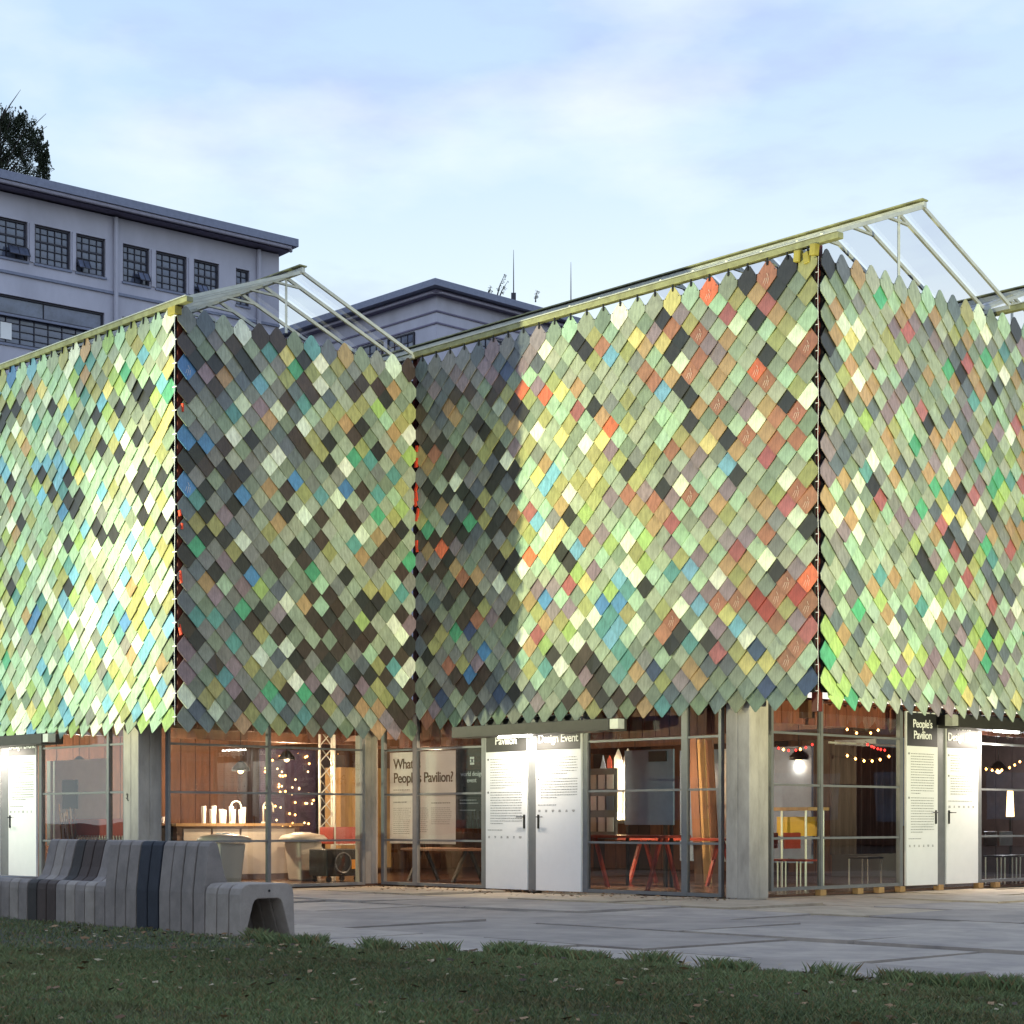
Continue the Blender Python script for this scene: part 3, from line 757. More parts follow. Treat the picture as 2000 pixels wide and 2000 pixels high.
def point_lamp(parent, loc, power, col=(1, .72, .45), rad=.035):
    L = bpy.data.lights.new('bulb', 'POINT'); L.energy = power; L.color = col; L.shadow_soft_size = rad
    o = bpy.data.objects.new('bulb', L); COL.objects.link(o); o.parent = parent; o.location = Vector(loc) - WLOC[parent.name]
def pendant(px, py, d, power, label, r=.16, mat=None, col=(1, .72, .45)):
    p = at(px, py, d); e = empty('pendant_lamp', p, label, 'lamp', 'pendant lamps inside the pavilion')
    build('cord', MB().tube([p + ZZ * .1, Vector((p.x, p.y, 2.79))], .006, 5), M_BLACK, e)
    build('lamp_shade', MB().lathe(p, [(r, -.05), (r * .95, 0), (r * .45, .09), (.03, .12)], 16), M_BLACK, e, smooth=True)
    build('glass_bulb', MB().lathe(p, [(.01, -.10), (.045, -.08), (.05, -.05), (.03, -.01)], 10), mat or M_WARM, e, smooth=True)
    point_lamp(e, p - ZZ * .16, power, col)
pendant(470, 1500, 31.5, 42 * 5, 'black pendant lamp over the kitchen counter')
pendant(560, 1478, 34, 38 * 5, 'black pendant lamp in front of the festoon lights')
pendant(155, 1490, 32.5, 28 * 5, 'black pendant lamp behind the leftmost glass bay', col=(1, .8, .6))
pendant(1240, 1492, 29.0, 40 * 5, 'black pendant lamp above the red trestle table')
pendant(1370, 1500, 31, 22 * 5, 'black pendant lamp left of the thick corner column')
pendant(1560, 1478, 29.5, 5 * 5, 'black pendant lamp right of the thick corner column')
pendant(1950, 1500, 31.5, 26 * 5, 'black pendant lamp behind the far right glass', col=(.9, .92, 1))
pendant(850, 1490, 31.3, 30 * 5, 'black pendant lamp behind the question board')

# question board hanging inside facade C
pb = W(u_at(823, GV + .06), GV + .06, .75)
eb = empty('info_board', pb, "white board asking What is People's Pavilion? hung inside the glass", 'board')
ub0, ub1 = u_at(762, GV + .06), u_at(890, GV + .06)
M_TRANS = bpy.data.materials.new('translucent_sheet'); M_TRANS.use_nodes = True
_t = M_TRANS.node_tree; _t.nodes.clear(); _o = N(_t, 'ShaderNodeOutputMaterial'); _m = N(_t, 'ShaderNodeMixShader'); _d = N(_t, 'ShaderNodeBsdfDiffuse'); _r = N(_t, 'ShaderNodeBsdfTranslucent')
_n = N(_t, 'ShaderNodeTexNoise'); _n.inputs['Scale'].default_value = 3; _c = N(_t, 'ShaderNodeMapRange'); _c.inputs[3].default_value = .75; _c.inputs[4].default_value = .9
_t.links.new(_n.outputs[0], _c.inputs[0]); _t.links.new(_c.outputs[0], _d.inputs[0]); _t.links.new(_c.outputs[0], _r.inputs[0])
_m.inputs[0].default_value = .55; _t.links.new(_d.outputs[0], _m.inputs[1]); _t.links.new(_r.outputs[0], _m.inputs[2]); _t.links.new(_m.outputs[0], _o.inputs[0])
M_BROWNINK = material('brown_ink', lin((96, 66, 30)), .5)
build('upper_sheet', MB().gbox(ub0, ub1, GV + .055, GV + .06, 1.50, 2.20), M_TRANS, eb)
build('lower_sheet', MB().gbox(ub0, ub1, GV + .055, GV + .06, .70, 1.485), M_TRANS, eb)
put_text('What is', .235, M_BROWNINK, W(ub0 + .10, GV + .046, 1.93), X1, -X2, eb, spacing=.92, bold=.003)
put_text("People's", .235, M_BROWNINK, W(ub0 + .10, GV + .046, 1.70), X1, -X2, eb, spacing=.92, bold=.003)
put_text('Pavilion?', .235, M_BROWNINK, W(u_at(823, GV), GV + .046, 1.70), X1, -X2, eb, spacing=.92, bold=.003)
tx = MB(); rr = random.Random(5)
def lines(tx, u0, u1, z0, n_, dz, vpl, h=.0035):
    z = z0
    for _ in range(n_):
        x = u0; end = u1 - rr.uniform(0, .06)
        while x < end:
            e_ = min(end, x + rr.uniform(.015, .05)); tx.poly([W(x, vpl, z - h), W(e_, vpl, z - h), W(e_, vpl, z + h), W(x, vpl, z + h)]); x = e_ + .01
        z -= dz
lines(tx, ub0 + .1, ub0 + .55, 1.58, 1, .04, GV + .046, .006)
lines(tx, ub0 + .1, ub0 + .5, 1.38, 1, .04, GV + .046, .007); lines(tx, ub0 + .1, ub0 + .55, 1.28, 14, .032, GV + .046)
lines(tx, ub0 + .62, ub0 + .98, 1.28, 13, .032, GV + .046); lines(tx, ub0 + 1.05, ub1 - .08, 1.36, 1, .04, GV + .046, .007); lines(tx, ub0 + 1.05, ub1 - .08, 1.28, 9, .032, GV + .046)
build('printed_text', tx, M_TEXT, eb, kind='stuff')
# dark design event panel
ud0, ud1 = u_at(891, GV + .06), u_at(944, GV + .06)
ed = empty('event_banner', W((ud0 + ud1) / 2, GV + .06, .9), 'black banner with world design event emblem beside the white doors', 'banner')
build('banner_sheet', MB().gbox(ud0, ud1, GV + .052, GV + .06, .95, 2.22), M_INK, ed)
put_text('world design\nevent', .105, M_LETTER, W((ud0 + ud1) / 2 + .06, GV + .048, 1.78), X1, -X2, ed, align='CENTER', line=.95, spacing=.95)
em = MB(); cu = (ud0 + ud1) / 2 + .07
for a, b in ((-1, -1), (0, -1), (1, -1), (-1, 0), (1, 0), (-1, 1), (0, 1), (1, 1)):
    em.gbox(cu + a * .034 - .013, cu + a * .034 + .013, GV + .046, GV + .050, 2.02 + b * .045 - .018, 2.02 + b * .045 + .018)
build('emblem', em, M_LETTER, ed)
tx = MB(); lines(tx, ud0 + .1, ud1 - .1, 1.40, 2, .05, GV + .047, .008); lines(tx, ud0 + .1, ud1 - .15, 1.24, 1, .05, GV + .047, .007); build('printed_text', tx, M_TEXTW, ed, kind='stuff')

# waste bins of pale plastic behind facade B
def bin_(px, d, label, s=1.0):
    p = at(px, 1600, d); p.z = .035; e = empty('waste_bin', p, label, 'bin', 'pale waste bins inside')
    build('body', MB().lathe(p, [(.26 * s, 0), (.34 * s, .68)], 4, rot=GRID @ Matrix.Rotation(R(45), 3, 'Z')), M_GREYPL, e, bevel=.03)
    build('lid', MB().lathe(p, [(.40 * s, .69), (.42 * s, .73), (.36 * s, .79), (.14 * s, .83)], 20, rot=GRID), M_GREYPL, e, smooth=True)
    build('flap', MB().box(p + ZZ * .835, (.24, .16, .015), GRID), M_WHITE, e)
bin_(438, 29.0, 'large pale plastic bin behind the bench, nearest the kitchen counter', 1.05)
bin_(592, 31.5, 'pale plastic bin with oval lid right of the window mullion', 1.0)

ORD = ['first', 'second', 'third', 'fourth', 'fifth', 'sixth', 'seventh', 'eighth', 'ninth']
# kitchen counter with taps, cups and a kettle
p = at(440, 1600, 32.0); p.z = .035
e = empty('kitchen_counter', p, 'wooden topped kitchen counter with cupboards behind the bench', 'counter')
build('cabinet', MB().box(p + ZZ * .47 + X2 * .1, (.6, 2.6, .94), GRID), material('counter_front', lin((120, 96, 80)), .6, var=.2), e)
build('worktop', MB().box(p + ZZ * .97 + X2 * .1, (.7, 2.7, .05), GRID), M_WOOD, e)
for s_ in (-.9, -.3, .3, .9): build('cabinet_door', MB().box(p + ZZ * .5 + X2 * (s_ + .1) + X1 * .31, (.02, .56, .8), GRID), M_GREYPL, e, bevel=.006)
for i, s_ in enumerate((.05, .75)):
    q = p + X2 * s_ + X1 * .1 + ZZ * .995
    t_ = empty('tap', q, ('left' if i == 0 else 'right') + ' tall curved steel tap on the kitchen counter', 'tap', 'curved taps on the counter')
    pts = [q, q + ZZ * .28]; pts += [q + ZZ * (.28 + .11 * math.sin(a)) + X2 * (.11 - .11 * math.cos(a)) for a in np.linspace(.2, math.pi, 9)]; pts += [q + ZZ * .2 + X2 * .22]
    build('spout', MB().tube(pts, .016, 8), M_ALU, t_, smooth=True); build('foot', MB().lathe(q, [(.04, 0), (.03, .03)], 12), M_ALU, t_)
for i in range(9):
    q = p + X2 * (-.45 + i * .105 + random.uniform(-.01, .01)) + X1 * (.0 + .08 * (i % 2)) + ZZ * .996; hh = random.uniform(.22, .30)
    st = build('cup_stack', MB().lathe(q, [(.034, 0), (.045, hh), (.040, hh + .005)], 12), M_WHITE, None, smooth=False)
    tag(st, ORD[i] + ' stack of white paper cups on the worktop, counted from the left tap', 'cup stack', 'stacks of white cups on the counter')
for i in range(5):
    q = p - X2 * (1.75 - i * .13) - X1 * .1 + ZZ * 1.0
    c_ = build('paper_cup', MB().lathe(q, [(.03, 0), (.042, .11)], 12), M_WHITE, None); tag(c_, ORD[i] + ' short white cup on the dark sideboard, counted from the worktop end', 'cup', 'cups on the dark sideboard')
q = p - X2 * 1.5; e = empty('sideboard', q, 'low black sideboard right of the left concrete column', 'sideboard')
build('body', MB().box(q + ZZ * .48 - X1 * .1, (.55, 1.0, .94), GRID), M_INK, e, bevel=.01); build('top', MB().box(q + ZZ * .973 - X1 * .1, (.6, 1.05, .025), GRID), M_BROWN, e)

# triangular lighting truss
q = at(643, 1600, 33.0); q.z = .035; e = empty('lighting_truss', q, 'upright triangular steel truss standing behind the glass', 'truss')
cs = [q + X1 * .15, q - X1 * .1 + X2 * .14, q - X1 * .1 - X2 * .14]
for c_ in cs: build('tube', MB().tube([c_, c_ + ZZ * 2.7], .024, 8), M_ALU, e)
for k_ in range(9):
    for i in range(3):
        a, b = cs[i] + ZZ * (k_ * .3), cs[(i + 1) % 3] + ZZ * (k_ * .3 + .3); build('lacing', MB().tube([a, b], .011, 5), M_ALU, e)
# speaker case and trolley
q = at(655, 1600, 31.0); q.z = .035; e = empty('flight_case', q, 'black wheeled flight case with yellow label low behind the glass', 'case')
build('box', MB().box(q + ZZ * .33, (.5, .75, .46), GRID), M_BLACK, e, bevel=.015)
build('label', MB().box(q + ZZ * .3 + X1 * .253 + X2 * .2, (.004, .09, .16), GRID), material('yellow_label', lin((220, 150, 40)), .5), e)
for a, b in ((-.2, -.3), (.2, -.3), (-.2, .3), (.2, .3)): build('castor', MB().tube([q + X1 * (a - .02) + X2 * b + ZZ * .05, q + X1 * (a + .02) + X2 * b + ZZ * .05], .05, 10), M_BLACK, e)
build('cable_coil', MB().tube([q + X1 * .28 + X2 * (-.05 + .17 * math.cos(a)) + ZZ * (.33 + .17 * math.sin(a)) for a in np.linspace(0, 6.28, 20)], .012, 5), M_FRAME, e)
q = at(668, 1600, 32.2); q.z = .035; e = empty('red_trolley', q, 'red crate trolley with steel rails by the truss', 'trolley')
build('crate', MB().box(q + ZZ * .78, (.4, .7, .3), GRID), M_REDP, e, bevel=.01)
for a in (-.33, .33): build('upright', MB().tube([q + X2 * a + X1 * .22, q + X2 * a + X1 * .22 + ZZ * 1.0], .015, 6), M_ALU, e)
for z_ in (.5, .62): build('rail', MB().tube([q - X2 * .33 + X1 * .22 + ZZ * z_, q + X2 * .33 + X1 * .22 + ZZ * z_], .012, 6), M_ALU, e)

# cluster of festoon lights: a frame with amber bulbs
q = at(562, 1500, 36.0); q.z = .035; e = empty('light_frame', q, 'tall framed panel hung with many small amber festoon lights', 'light display')
build('panel', MB().box(q + ZZ * 1.45, (.05, 1.35, 2.0), GRID), material('violet_panel', lin((70, 58, 84)), .5, var=.4, vscale=3), e)
for i in range(46):
    c_ = q + X1 * .06 + X2 * random.uniform(-.6, .6) + ZZ * random.uniform(.75, 2.35)
    build('bulb', MB().lathe(c_, [(.004, -.022), (.02, 0), (.004, .022)], 6), random.choice([M_AMBER, M_AMBER, M_WARM]), e)
q = at(700, 1500, 36.5); q.z = .035
tag(build('wood_cabinet', MB().box(q + ZZ * 1.1, (.5, 1.3, 2.0), GRID).box(q + ZZ * 1.1 + X1 * .27, (.03, .6, 1.9), GRID), M_WOOD, None), 'tall pale wooden cabinet behind the lighting truss', 'cabinet')

# left bay (behind facade A): white screens, red bench, leaning laths
q = W(u_at(150, GA + 1.6), GA + 1.6, .035)
e = empty('display_screen', q, 'large white display screen standing behind the leftmost glass bay', 'screen')
build('sheet', MB().box(q + ZZ * 1.35, (2.0, .03, 1.5), GRID), M_PAPER, e); build('foot', MB().box(q + ZZ * .3, (.08, .4, .6), GRID), M_FRAME, e)
build('monitor', MB().box(q + ZZ * 1.5 - X2 * .05 - X1 * .15, (.45, .04, .5), GRID), M_BLACK, e)
q = W(u_at(190, GA + .9), GA + .9, .035); e = empty('slatted_bench', q, 'red backed slatted bench behind the leftmost glass bay', 'bench')
build('backrest', MB().box(q + ZZ * .92, (1.9, .05, .30), GRID), M_REDP, e, bevel=.01); build('seat', MB().box(q + ZZ * .45 + X2 * .25, (1.9, .45, .05), GRID), M_BROWN, e)
for i in range(22): build('slat', MB().box(q + ZZ * .55 + X1 * (-.9 + i * .086) - X2 * .03, (.022, .02, .5), GRID), M_GREYPL, e)
q = W(u_at(135, GA + .7), GA + .7, .035); e = empty('lath_rack', q, 'dark rack holding a fan of leaning wooden laths', 'rack')
build('rack', MB().box(q + ZZ * .35, (.55, .25, .7), GRID), M_INK, e)
for i in range(11):
    a = q + X1 * (-.22 + i * .044) + ZZ * .6; build('lath', MB().bar(a, a + ZZ * random.uniform(.5, .75) - X1 * random.uniform(.02, .12), .022, .015), random.choice([M_WOOD, M_BROWN, M_GREYPL]), e)

# trestle table behind the boards
def trestle(px, d, L_, label, matt, zt=.74):
    q = at(px, 1600, d); q.z = .035; e = empty('trestle_table', q, label, 'table')
    build('table_top', MB().box(q + ZZ * zt, (L_, .75, .04), GRID), matt, e)
    for s_ in (-1, 1):
        for t_ in (-1, 1):
            build('leg', MB().bar(q + X1 * (s_ * L_ * .38) + X2 * t_ * .05 + ZZ * (zt - .02), q + X1 * (s_ * L_ * .38) + X2 * t_ * .34, .05), matt if matt is M_REDP else M_BLACK, e)
    return q
q = trestle(870, 31.2, 1.5, 'dark trestle table low behind the question board', M_BROWN, .55)
tl = empty('table_lamp', q + ZZ * .58 - X1 * .55, 'small glowing table lamp on the dark trestle table', 'lamp')
build('shade', MB().lathe(q + ZZ * .65 - X1 * .55, [(.10, 0), (.05, .12)], 14), M_WARM, tl); build('stem', MB().tube([q + ZZ * .58 - X1 * .55, q + ZZ * .66 - X1 * .55], .012, 6), M_BLACK, tl)
point_lamp(tl, q + ZZ * .95 - X1 * .55, 8)
q = trestle(1225, 27.6, 1.9, 'red trestle table left of the thick corner column', M_REDP, .80)
q = trestle(1330, 29.6, 2.2, 'second red trestle table farther behind the glass', M_REDP, .74)
# picket screen with a warm lamp
q = at(1222, 1600, 29.2); q.z = .035; e = empty('picket_lamp', q, 'white pointed pickets lit from below by a warm lamp', 'lamp')
for i in range(2):
    a = q + X1 * (-.17 + i * .21); prof = [(-.085, 1.05), (.085, 1.05), (.085, 2.05), (0, 2.2), (-.085, 2.05)]
    build('picket', MB().prism(prof, a, X1, ZZ, X2, .02), M_LETTER, e)
build('red_picket', MB().prism([(-.05, 1.05), (.05, 1.05), (.05, 2.02), (0, 2.1), (-.05, 2.02)], q - X1 * .36, X1, ZZ, X2, .02), M_REDP, e)
build('blue_picket', MB().prism([(-.06, 1.05), (.06, 1.05), (.06, 1.9), (0, 2.1), (-.06, 1.9)], q - X1 * .50, X1, ZZ, X2, .02), M_PANELB, e)
build('shelf', MB().box(q + ZZ * 1.02, (1.8, .3, .05), GRID), M_BLACK, e)
build('glass_bulb', MB().lathe(q + ZZ * 1.06 - X2 * .09 - X1 * .06, [(.02, 0), (.05, .03), (.05, .09), (.01, .12)], 10), glow('warm_bulb', (1, .72, .36), 25), e)
for a in (-.85, .85): build('leg', MB().box(q + X1 * a + ZZ * .5, (.05, .05, 1.0), GRID), M_BLACK, e)
point_lamp(e, q + ZZ * 1.15 - X2 * .18 - X1 * .06, 9, (1, .62, .28), .03)
q = W(u_at(1170, 1.3), 1.3, .035); e = empty('magazine_rack', q, 'pale rack with rows of leaflets just right of the white doors', 'rack')
build('board', MB().box(q + ZZ * 1.3, (.75, .04, 1.1), GRID), M_FRAME, e)
for r_ in range(3):
    for c_ in range(4): build('leaflet', MB().box(q + ZZ * (.98 + r_ * .33) - X2 * .035 + X1 * (-.27 + c_ * .18), (.14, .012, .22), GRID), random.choice([M_PAPER, M_PANELB, M_GREYPL]), e)
q = W(u_at(1268, 1.6), 1.6, .035); e = empty('wall_screen', q, 'grey projection screen behind the pointed pickets', 'screen')
build('sheet', MB().box(q + ZZ * 1.55, (1.0, .03, 1.15), GRID), M_PANELB, e); build('bar', MB().box(q + ZZ * 2.02 - X2 * .03 + X1 * .2, (.35, .03, .16), GRID), M_BLACK, e)
for s_ in (-.45, .45): build('leg', MB().box(q + ZZ * .5 + X1 * s_, (.04, .04, .95), GRID), M_BLACK, e)
# tall wooden boards leaning, seen left of the thick column
for i, px in enumerate((1366, 1382, 1398)):
    q = at(px, 1600, 30.0 + i * .3); q.z = .035
    tag(build('leaning_board', MB().bar(q, q + ZZ * 2.4 - X1 * .15, .17, .03, up=X2), M_WOOD if i % 2 else M_BROWN, None), ('first', 'second', 'third')[i] + ' tall timber board leaning inside, counted towards the corner column', 'board', 'tall boards leaning inside')
# curtain behind facade D
q = W(GU - 1.1, v_at(1690, GU - 1.1), .06); e = empty('curtain', q, 'brown curtain hanging in folds behind the right glass bay', 'curtain')
prof = []; n_ = 90
cm = MB(); Lc = 1.9
for i in range(n_ + 1):
    t_ = i / n_; off = .045 * math.sin(t_ * 62) + .02 * math.sin(t_ * 23 + 1)
    a = W(q_u := GU - 1.1 + off, v_at(1690, GU - 1.1) - Lc / 2 + Lc * t_, 0); cm.v += [(a.x, a.y, .55), (a.x, a.y, 2.25)]
for i in range(n_): cm.f.append((2 * i, 2 * i + 2, 2 * i + 3, 2 * i + 1))
cu_ = build('cloth', cm, M_CLOTH, e, smooth=True); so_ = cu_.modifiers.new('thickness', 'SOLIDIFY'); so_.thickness = .004
build('curtain_rail', MB().bar(W(GU - 1.1, v_at(1690, GU - 1.1) - Lc / 2, 2.28), W(GU - 1.1, v_at(1690, GU - 1.1) + Lc / 2, 2.28), .03), M_ALU, e)
# blue grey panels, yellow pallet table and pendant shade behind the first D bay
q = W(-5.0, 4.6, .035); e = empty('partition', q, 'panels painted as blue grey sky deep inside right of the corner column', 'partition')
for i in range(3): build('panel', MB().box(q + X1 * (i * .95 - .9) + ZZ * 1.3, (.9, .05, 1.9), GRID), M_PANELB if i != 1 else M_PAPER, e)  # blue grey colour stands for sky seen through the far glass
q = at(1550, 1600, 28.2); q.z = .035; e = empty('high_table', q, 'high bar table with yellow edge right of the corner column', 'table')
build('table_top', MB().box(q + ZZ * 1.22, (1.0, .6, .05), GRID), M_WOOD, e); build('yellow_panel', MB().box(q + ZZ * .95 - X1 * .1 + X2 * .3, (.9, .03, .3), GRID), material('yellow_paint', lin((196, 160, 30)), .5), e)
for a, b in ((-.4, -.22), (.4, -.22), (-.4, .22), (.4, .22)): build('leg', MB().tube([q + X1 * a + X2 * b, q + X1 * a + X2 * b + ZZ * 1.2], .018, 6), M_ALU, e)
q = W(-4.6, 8.8, .035); e = empty('partition', q, 'pale blue lit partition deep behind the far right glass', 'partition')
for i in range(3): build('panel', MB().box(q + X1 * (i * .95 - 1.1) + ZZ * 1.75, (.92, .05, 1.6), GRID), (M_PAPER, M_PANELB, M_PAPER)[i], e)
build('plinth', MB().box(q + ZZ * .45 - X1 * .1, (3.0, .12, .9), GRID), M_INK, e)
def chair(px, d, label, matt):
    q = at(px, 1600, d); q.z = .035; e = empty('chair', q, label, 'chair', 'chairs inside the right glass bay')
    build('seat', MB().box(q + ZZ * .45, (.42, .42, .03), GRID), matt, e, bevel=.01); build('backrest', MB().box(q + ZZ * .74 - X1 * .2, (.03, .4, .24), GRID), matt, e, bevel=.01)
    for a, b in ((-.18, -.18), (.18, -.18), (-.18, .18), (.18, .18)): build('leg', MB().tube([q + X1 * a + X2 * b, q + X1 * a + X2 * b + ZZ * .44], .012, 6), M_ALU, e)
chair(1523, 27.2, 'red chair beside the foot of the corner column', M_REDP); chair(1568, 27.0, 'red chair nearest the thin mullion of the right bay', M_REDP)
chair(1690, 29.0, 'black chair in front of the brown curtain', M_BLACK); chair(1955, 30.2, 'black chair behind the far right glass', M_BLACK); chair(1985, 30.6, 'grey chair at the right picture edge behind glass', M_FRAME)
# strings of coloured bulbs
def festoon(p0, p1, n_, label, mats_, sag=.1):
    e = empty('festoon_lights', (p0 + p1) / 2, label, 'string lights'); ps_ = [p0.lerp(p1, t_) - ZZ * sag * math.sin(math.pi * t_) for t_ in np.linspace(0, 1, 14)]
    build('wire', MB().tube(ps_, .004, 4), M_BLACK, e)
    for i in range(n_):
        t_ = (i + .5 + random.uniform(-.25, .25)) / n_; c_ = p0.lerp(p1, t_) - ZZ * (sag * math.sin(math.pi * t_) + .03)
        build('bulb', MB().lathe(c_, [(.004, -.022), (.02, 0), (.004, .022)], 6), mats_[i % len(mats_)], e)
festoon(at(1502, 1450, 27.5), at(1590, 1449, 28.5), 8, 'string of red bulbs in the bay right of the corner column', [M_REDB, M_REDB, M_AMBER])
festoon(at(1645, 1416, 27.5), at(1725, 1418, 28.5), 4, 'short string of amber bulbs high in the curtained bay', [M_AMBER])
festoon(at(1650, 1470, 27.2), at(1745, 1470, 28.0), 6, 'string of amber bulbs before the brown curtain', [M_AMBER])
festoon(at(1690, 1448, 27.4), at(1732, 1462, 27.9), 6, 'cluster of red bulbs before the brown curtain', [M_REDB], .02)
festoon(at(1920, 1497, 30), at(1998, 1480, 30.5), 7, 'string of amber bulbs at the far right glass', [M_AMBER])
q = at(1973, 1595, 31); e = empty('lantern', Vector((q.x, q.y, .035)), 'tall glowing amber lantern behind the far right glass', 'lantern')
build('glow_tube', MB().lathe(q, [(.07, 0), (.05, .45)], 12), M_WARM, e); build('stand', MB().tube([Vector((q.x, q.y, .035)), q], .02, 8), M_BLACK, e); build('base', MB().lathe(Vector((q.x, q.y, .035)), [(.15, 0), (.14, .03)], 14), M_BLACK, e)

# ================================================================== MODULAR BENCH
Q0 = Vector((-2.44, 16.3, 0))
bench = empty('modular_bench', Q0, 'long modular concrete bench of upright ribs standing at the lawn edge', 'bench')
PIT = .192; WID = .173
low = [(0, 0), (.005, .40), (.02, .455), (.06, .487), (.11, .495), (.50, .495), (.55, .487), (.585, .455), (.60, .40), (.615, 0), (.565, 0), (.475, .31), (.455, .345), (.42, .36), (.20, .36), (.165, .345), (.145, .31), (.055, 0)]
seat = [(0, 0), (.0, .36), (.01, .42), (.04, .45), (.08, .458), (.34, .435), (.42, .44), (.48, .48), (.52, .58), (.57, .80), (.59, .855), (.62, .87), (.66, .865), (.68, .83), (.68, 0)]
tall = [(.0, 0), (.0, .40), (.03, .66), (.055, .83), (.075, .865), (.11, .875), (.15, .855), (.17, .80), (.23, .56), (.27, .49), (.33, .46), (.50, .465), (.58, .455), (.61, .42), (.62, .36), (.63, 0)]
benchc = {'g': lin((160, 148, 138)), 'b': lin((120, 124, 136)), 'd': lin((62, 56, 52)), 'n': lin((46, 49, 58)), 'm': lin((142, 131, 124)), 'w': lin((78, 64, 58))}
bmat = {k_: material('rib_concrete_' + k_, c_, .75, var=.22, vscale=5, bump=.35, bscale=60) for k_, c_ in benchc.items()}
seq = [('low', 'g')] * 3 + [('tall', 'm')] * 4 + [('tall', 'n')] * 2 + [('tall', 'm')] * 3 + [('seat', c_) for c_ in 'mgmgmwwdm'] + [('seat', c_) for c_ in 'gm'] + [('seatlow', c_) for c_ in 'mbmgg']
pro = dict(low=low, seat=seat, tall=tall, seatlow=low)
sidx = 0
for i, (kd, c_) in enumerate(seq):
    o_ = Q0 - X1 * (i * PIT) - X1 * WID
    pr = pro[kd]
    if kd == 'seatlow': pr = [(a, b * .925) for a, b in low]
    mb = MB(); jit = random.uniform(-.004, .004)
    mb.prism(pr, o_ + X2 * jit, X2, ZZ, X1, WID)
    build('rib', mb, bmat[c_], bench, bevel=.008)
build('bolt_hole', MB().tube([Q0 + X2 * .32 + ZZ * .43 - X1 * .01, Q0 + X2 * .32 + ZZ * .43 + X1 * .004], .012, 10), M_BLACK, bench)

# ================================================================== BACKGROUND BUILDINGS
def far_plane(px0, d0, dirv):
    """vertical plane through pixel column px0 at depth d0 running along dirv; returns solver px->point"""
    o_ = Vector(((px0 - 1000) / F * d0, d0, 0))
    def sol(px):
        t_ = (px - 1000) / F; s_ = (t_ * o_.y - o_.x) / (dirv.x - t_ * dirv.y); return s_
    return o_, sol
def bg_window(bld, o_, dv, nrm, s0, s1, z0, z1, nx, nz, open_=None, split=None, skip=0):
    rot = Matrix((dv, -nrm, ZZ)).transposed(); ctr = o_ + dv * (s0 + s1) / 2; w_ = abs(s1 - s0)
    fr = MB()
    def bx(sa, sb, za, zb_, t0, t1, mb): mb.box(o_ + dv * ((sa + sb) / 2) + nrm * ((t0 + t1) / 2) + ZZ * ((za + zb_) / 2), (abs(sb - sa), abs(t1 - t0), zb_ - za), rot)
    lo, hi = min(s0, s1), max(s0, s1)
    # recess reveal is the dark box behind
    for za in (z0, z1 - .08): bx(lo, hi, za, za + .08, -.22, -.10, fr)
    for sa in (lo, hi - .08): bx(sa, sa + .08, z0 + .08, z1 - .08, -.22, -.10, fr)
    for i in range(1, nx): c_ = lo + w_ * i / nx; bx(c_ - .013, c_ + .013, z0 + .08, z1 - .08, -.20, -.13, fr)
    for i in range(1, nz): c_ = z0 + (z1 - z0) * i / nz; bx(lo + .08, hi - .08, c_ - (.035 if split == i else .013), c_ + (.035 if split == i else .013), -.198, -.132, fr)
    wn = build('window', fr, M_STEEL, bld)
    pw, ph = w_ / nx, (z1 - z0) / nz
    pm = MB(); pm.poly([(-pw / 2 + .02, 0, -ph / 2 + .02), (pw / 2 - .02, 0, -ph / 2 + .02), (pw / 2 - .02, 0, ph / 2 - .02), (-pw / 2 + .02, 0, ph / 2 - .02)])
    me_ = mesh_from('pane', pm.v, pm.f, M_BGGLASS)
    for i in range(nx):
        for j in range(nz):
            m = rot.to_4x4() @ Matrix.Rotation(random.gauss(0, .012), 4, 'Z') @ Matrix.Rotation(random.gauss(0, .012), 4, 'X')
            m.translation = o_ + dv * (lo + (i + .5) * pw) - nrm * .185 + ZZ * (z0 + (j + .5) * ph)
            place('pane', me_, wn, m)
    sil = MB(); bx(lo - .05, hi + .05, z0 - .10, z0 - .005, -.2, .06, sil); build('sill', sil, M_ROOFEDGE, wn)
    if open_:
        so = MB(); a = o_ + dv * (lo + w_ * open_[0]) + ZZ * (z0 + .55); b = a + dv * (w_ * .40)
        dn = nrm * .28 - ZZ * .40
        so.bar(a + nrm * .02, a + dn, .035); so.bar(b + nrm * .02, b + dn, .035); so.bar(a + dn, b + dn, .035); so.bar(a + nrm * .02, b + nrm * .02, .035); so.bar((a + b) / 2 + nrm * .02, (a + b) / 2 + dn, .03)
        build('open_sash', so, M_STEEL, wn)
        g_ = MB(); g_.poly([a + nrm * .02, b + nrm * .02, b + dn, a + dn]); build('sash_pane', g_, M_BGGLASS, wn)
def wall_with_holes(mb, o_, dv, nrm, sa, sb, z0, z1, holes, t=.35):
    """front wall as boxes around rectangular holes (all holes in horizontal bands)"""
    rot = Matrix((dv, -nrm, ZZ)).transposed()
    def bx(s0, s1, a, b):
        if s1 - s0 < 1e-3 or b - a < 1e-3: return
        mb.box(o_ + dv * ((s0 + s1) / 2) - nrm * (t / 2) + ZZ * ((a + b) / 2), (s1 - s0, t, b - a), rot)
    zs = z0
    for (ha, hb, spans) in holes:
        bx(sa, sb, zs, ha); x = sa
        for (p_, q_) in sorted(spans): bx(x, p_, ha, hb); x = q_
        bx(x, sb, ha, hb); zs = hb
    bx(sa, sb, zs, z1)

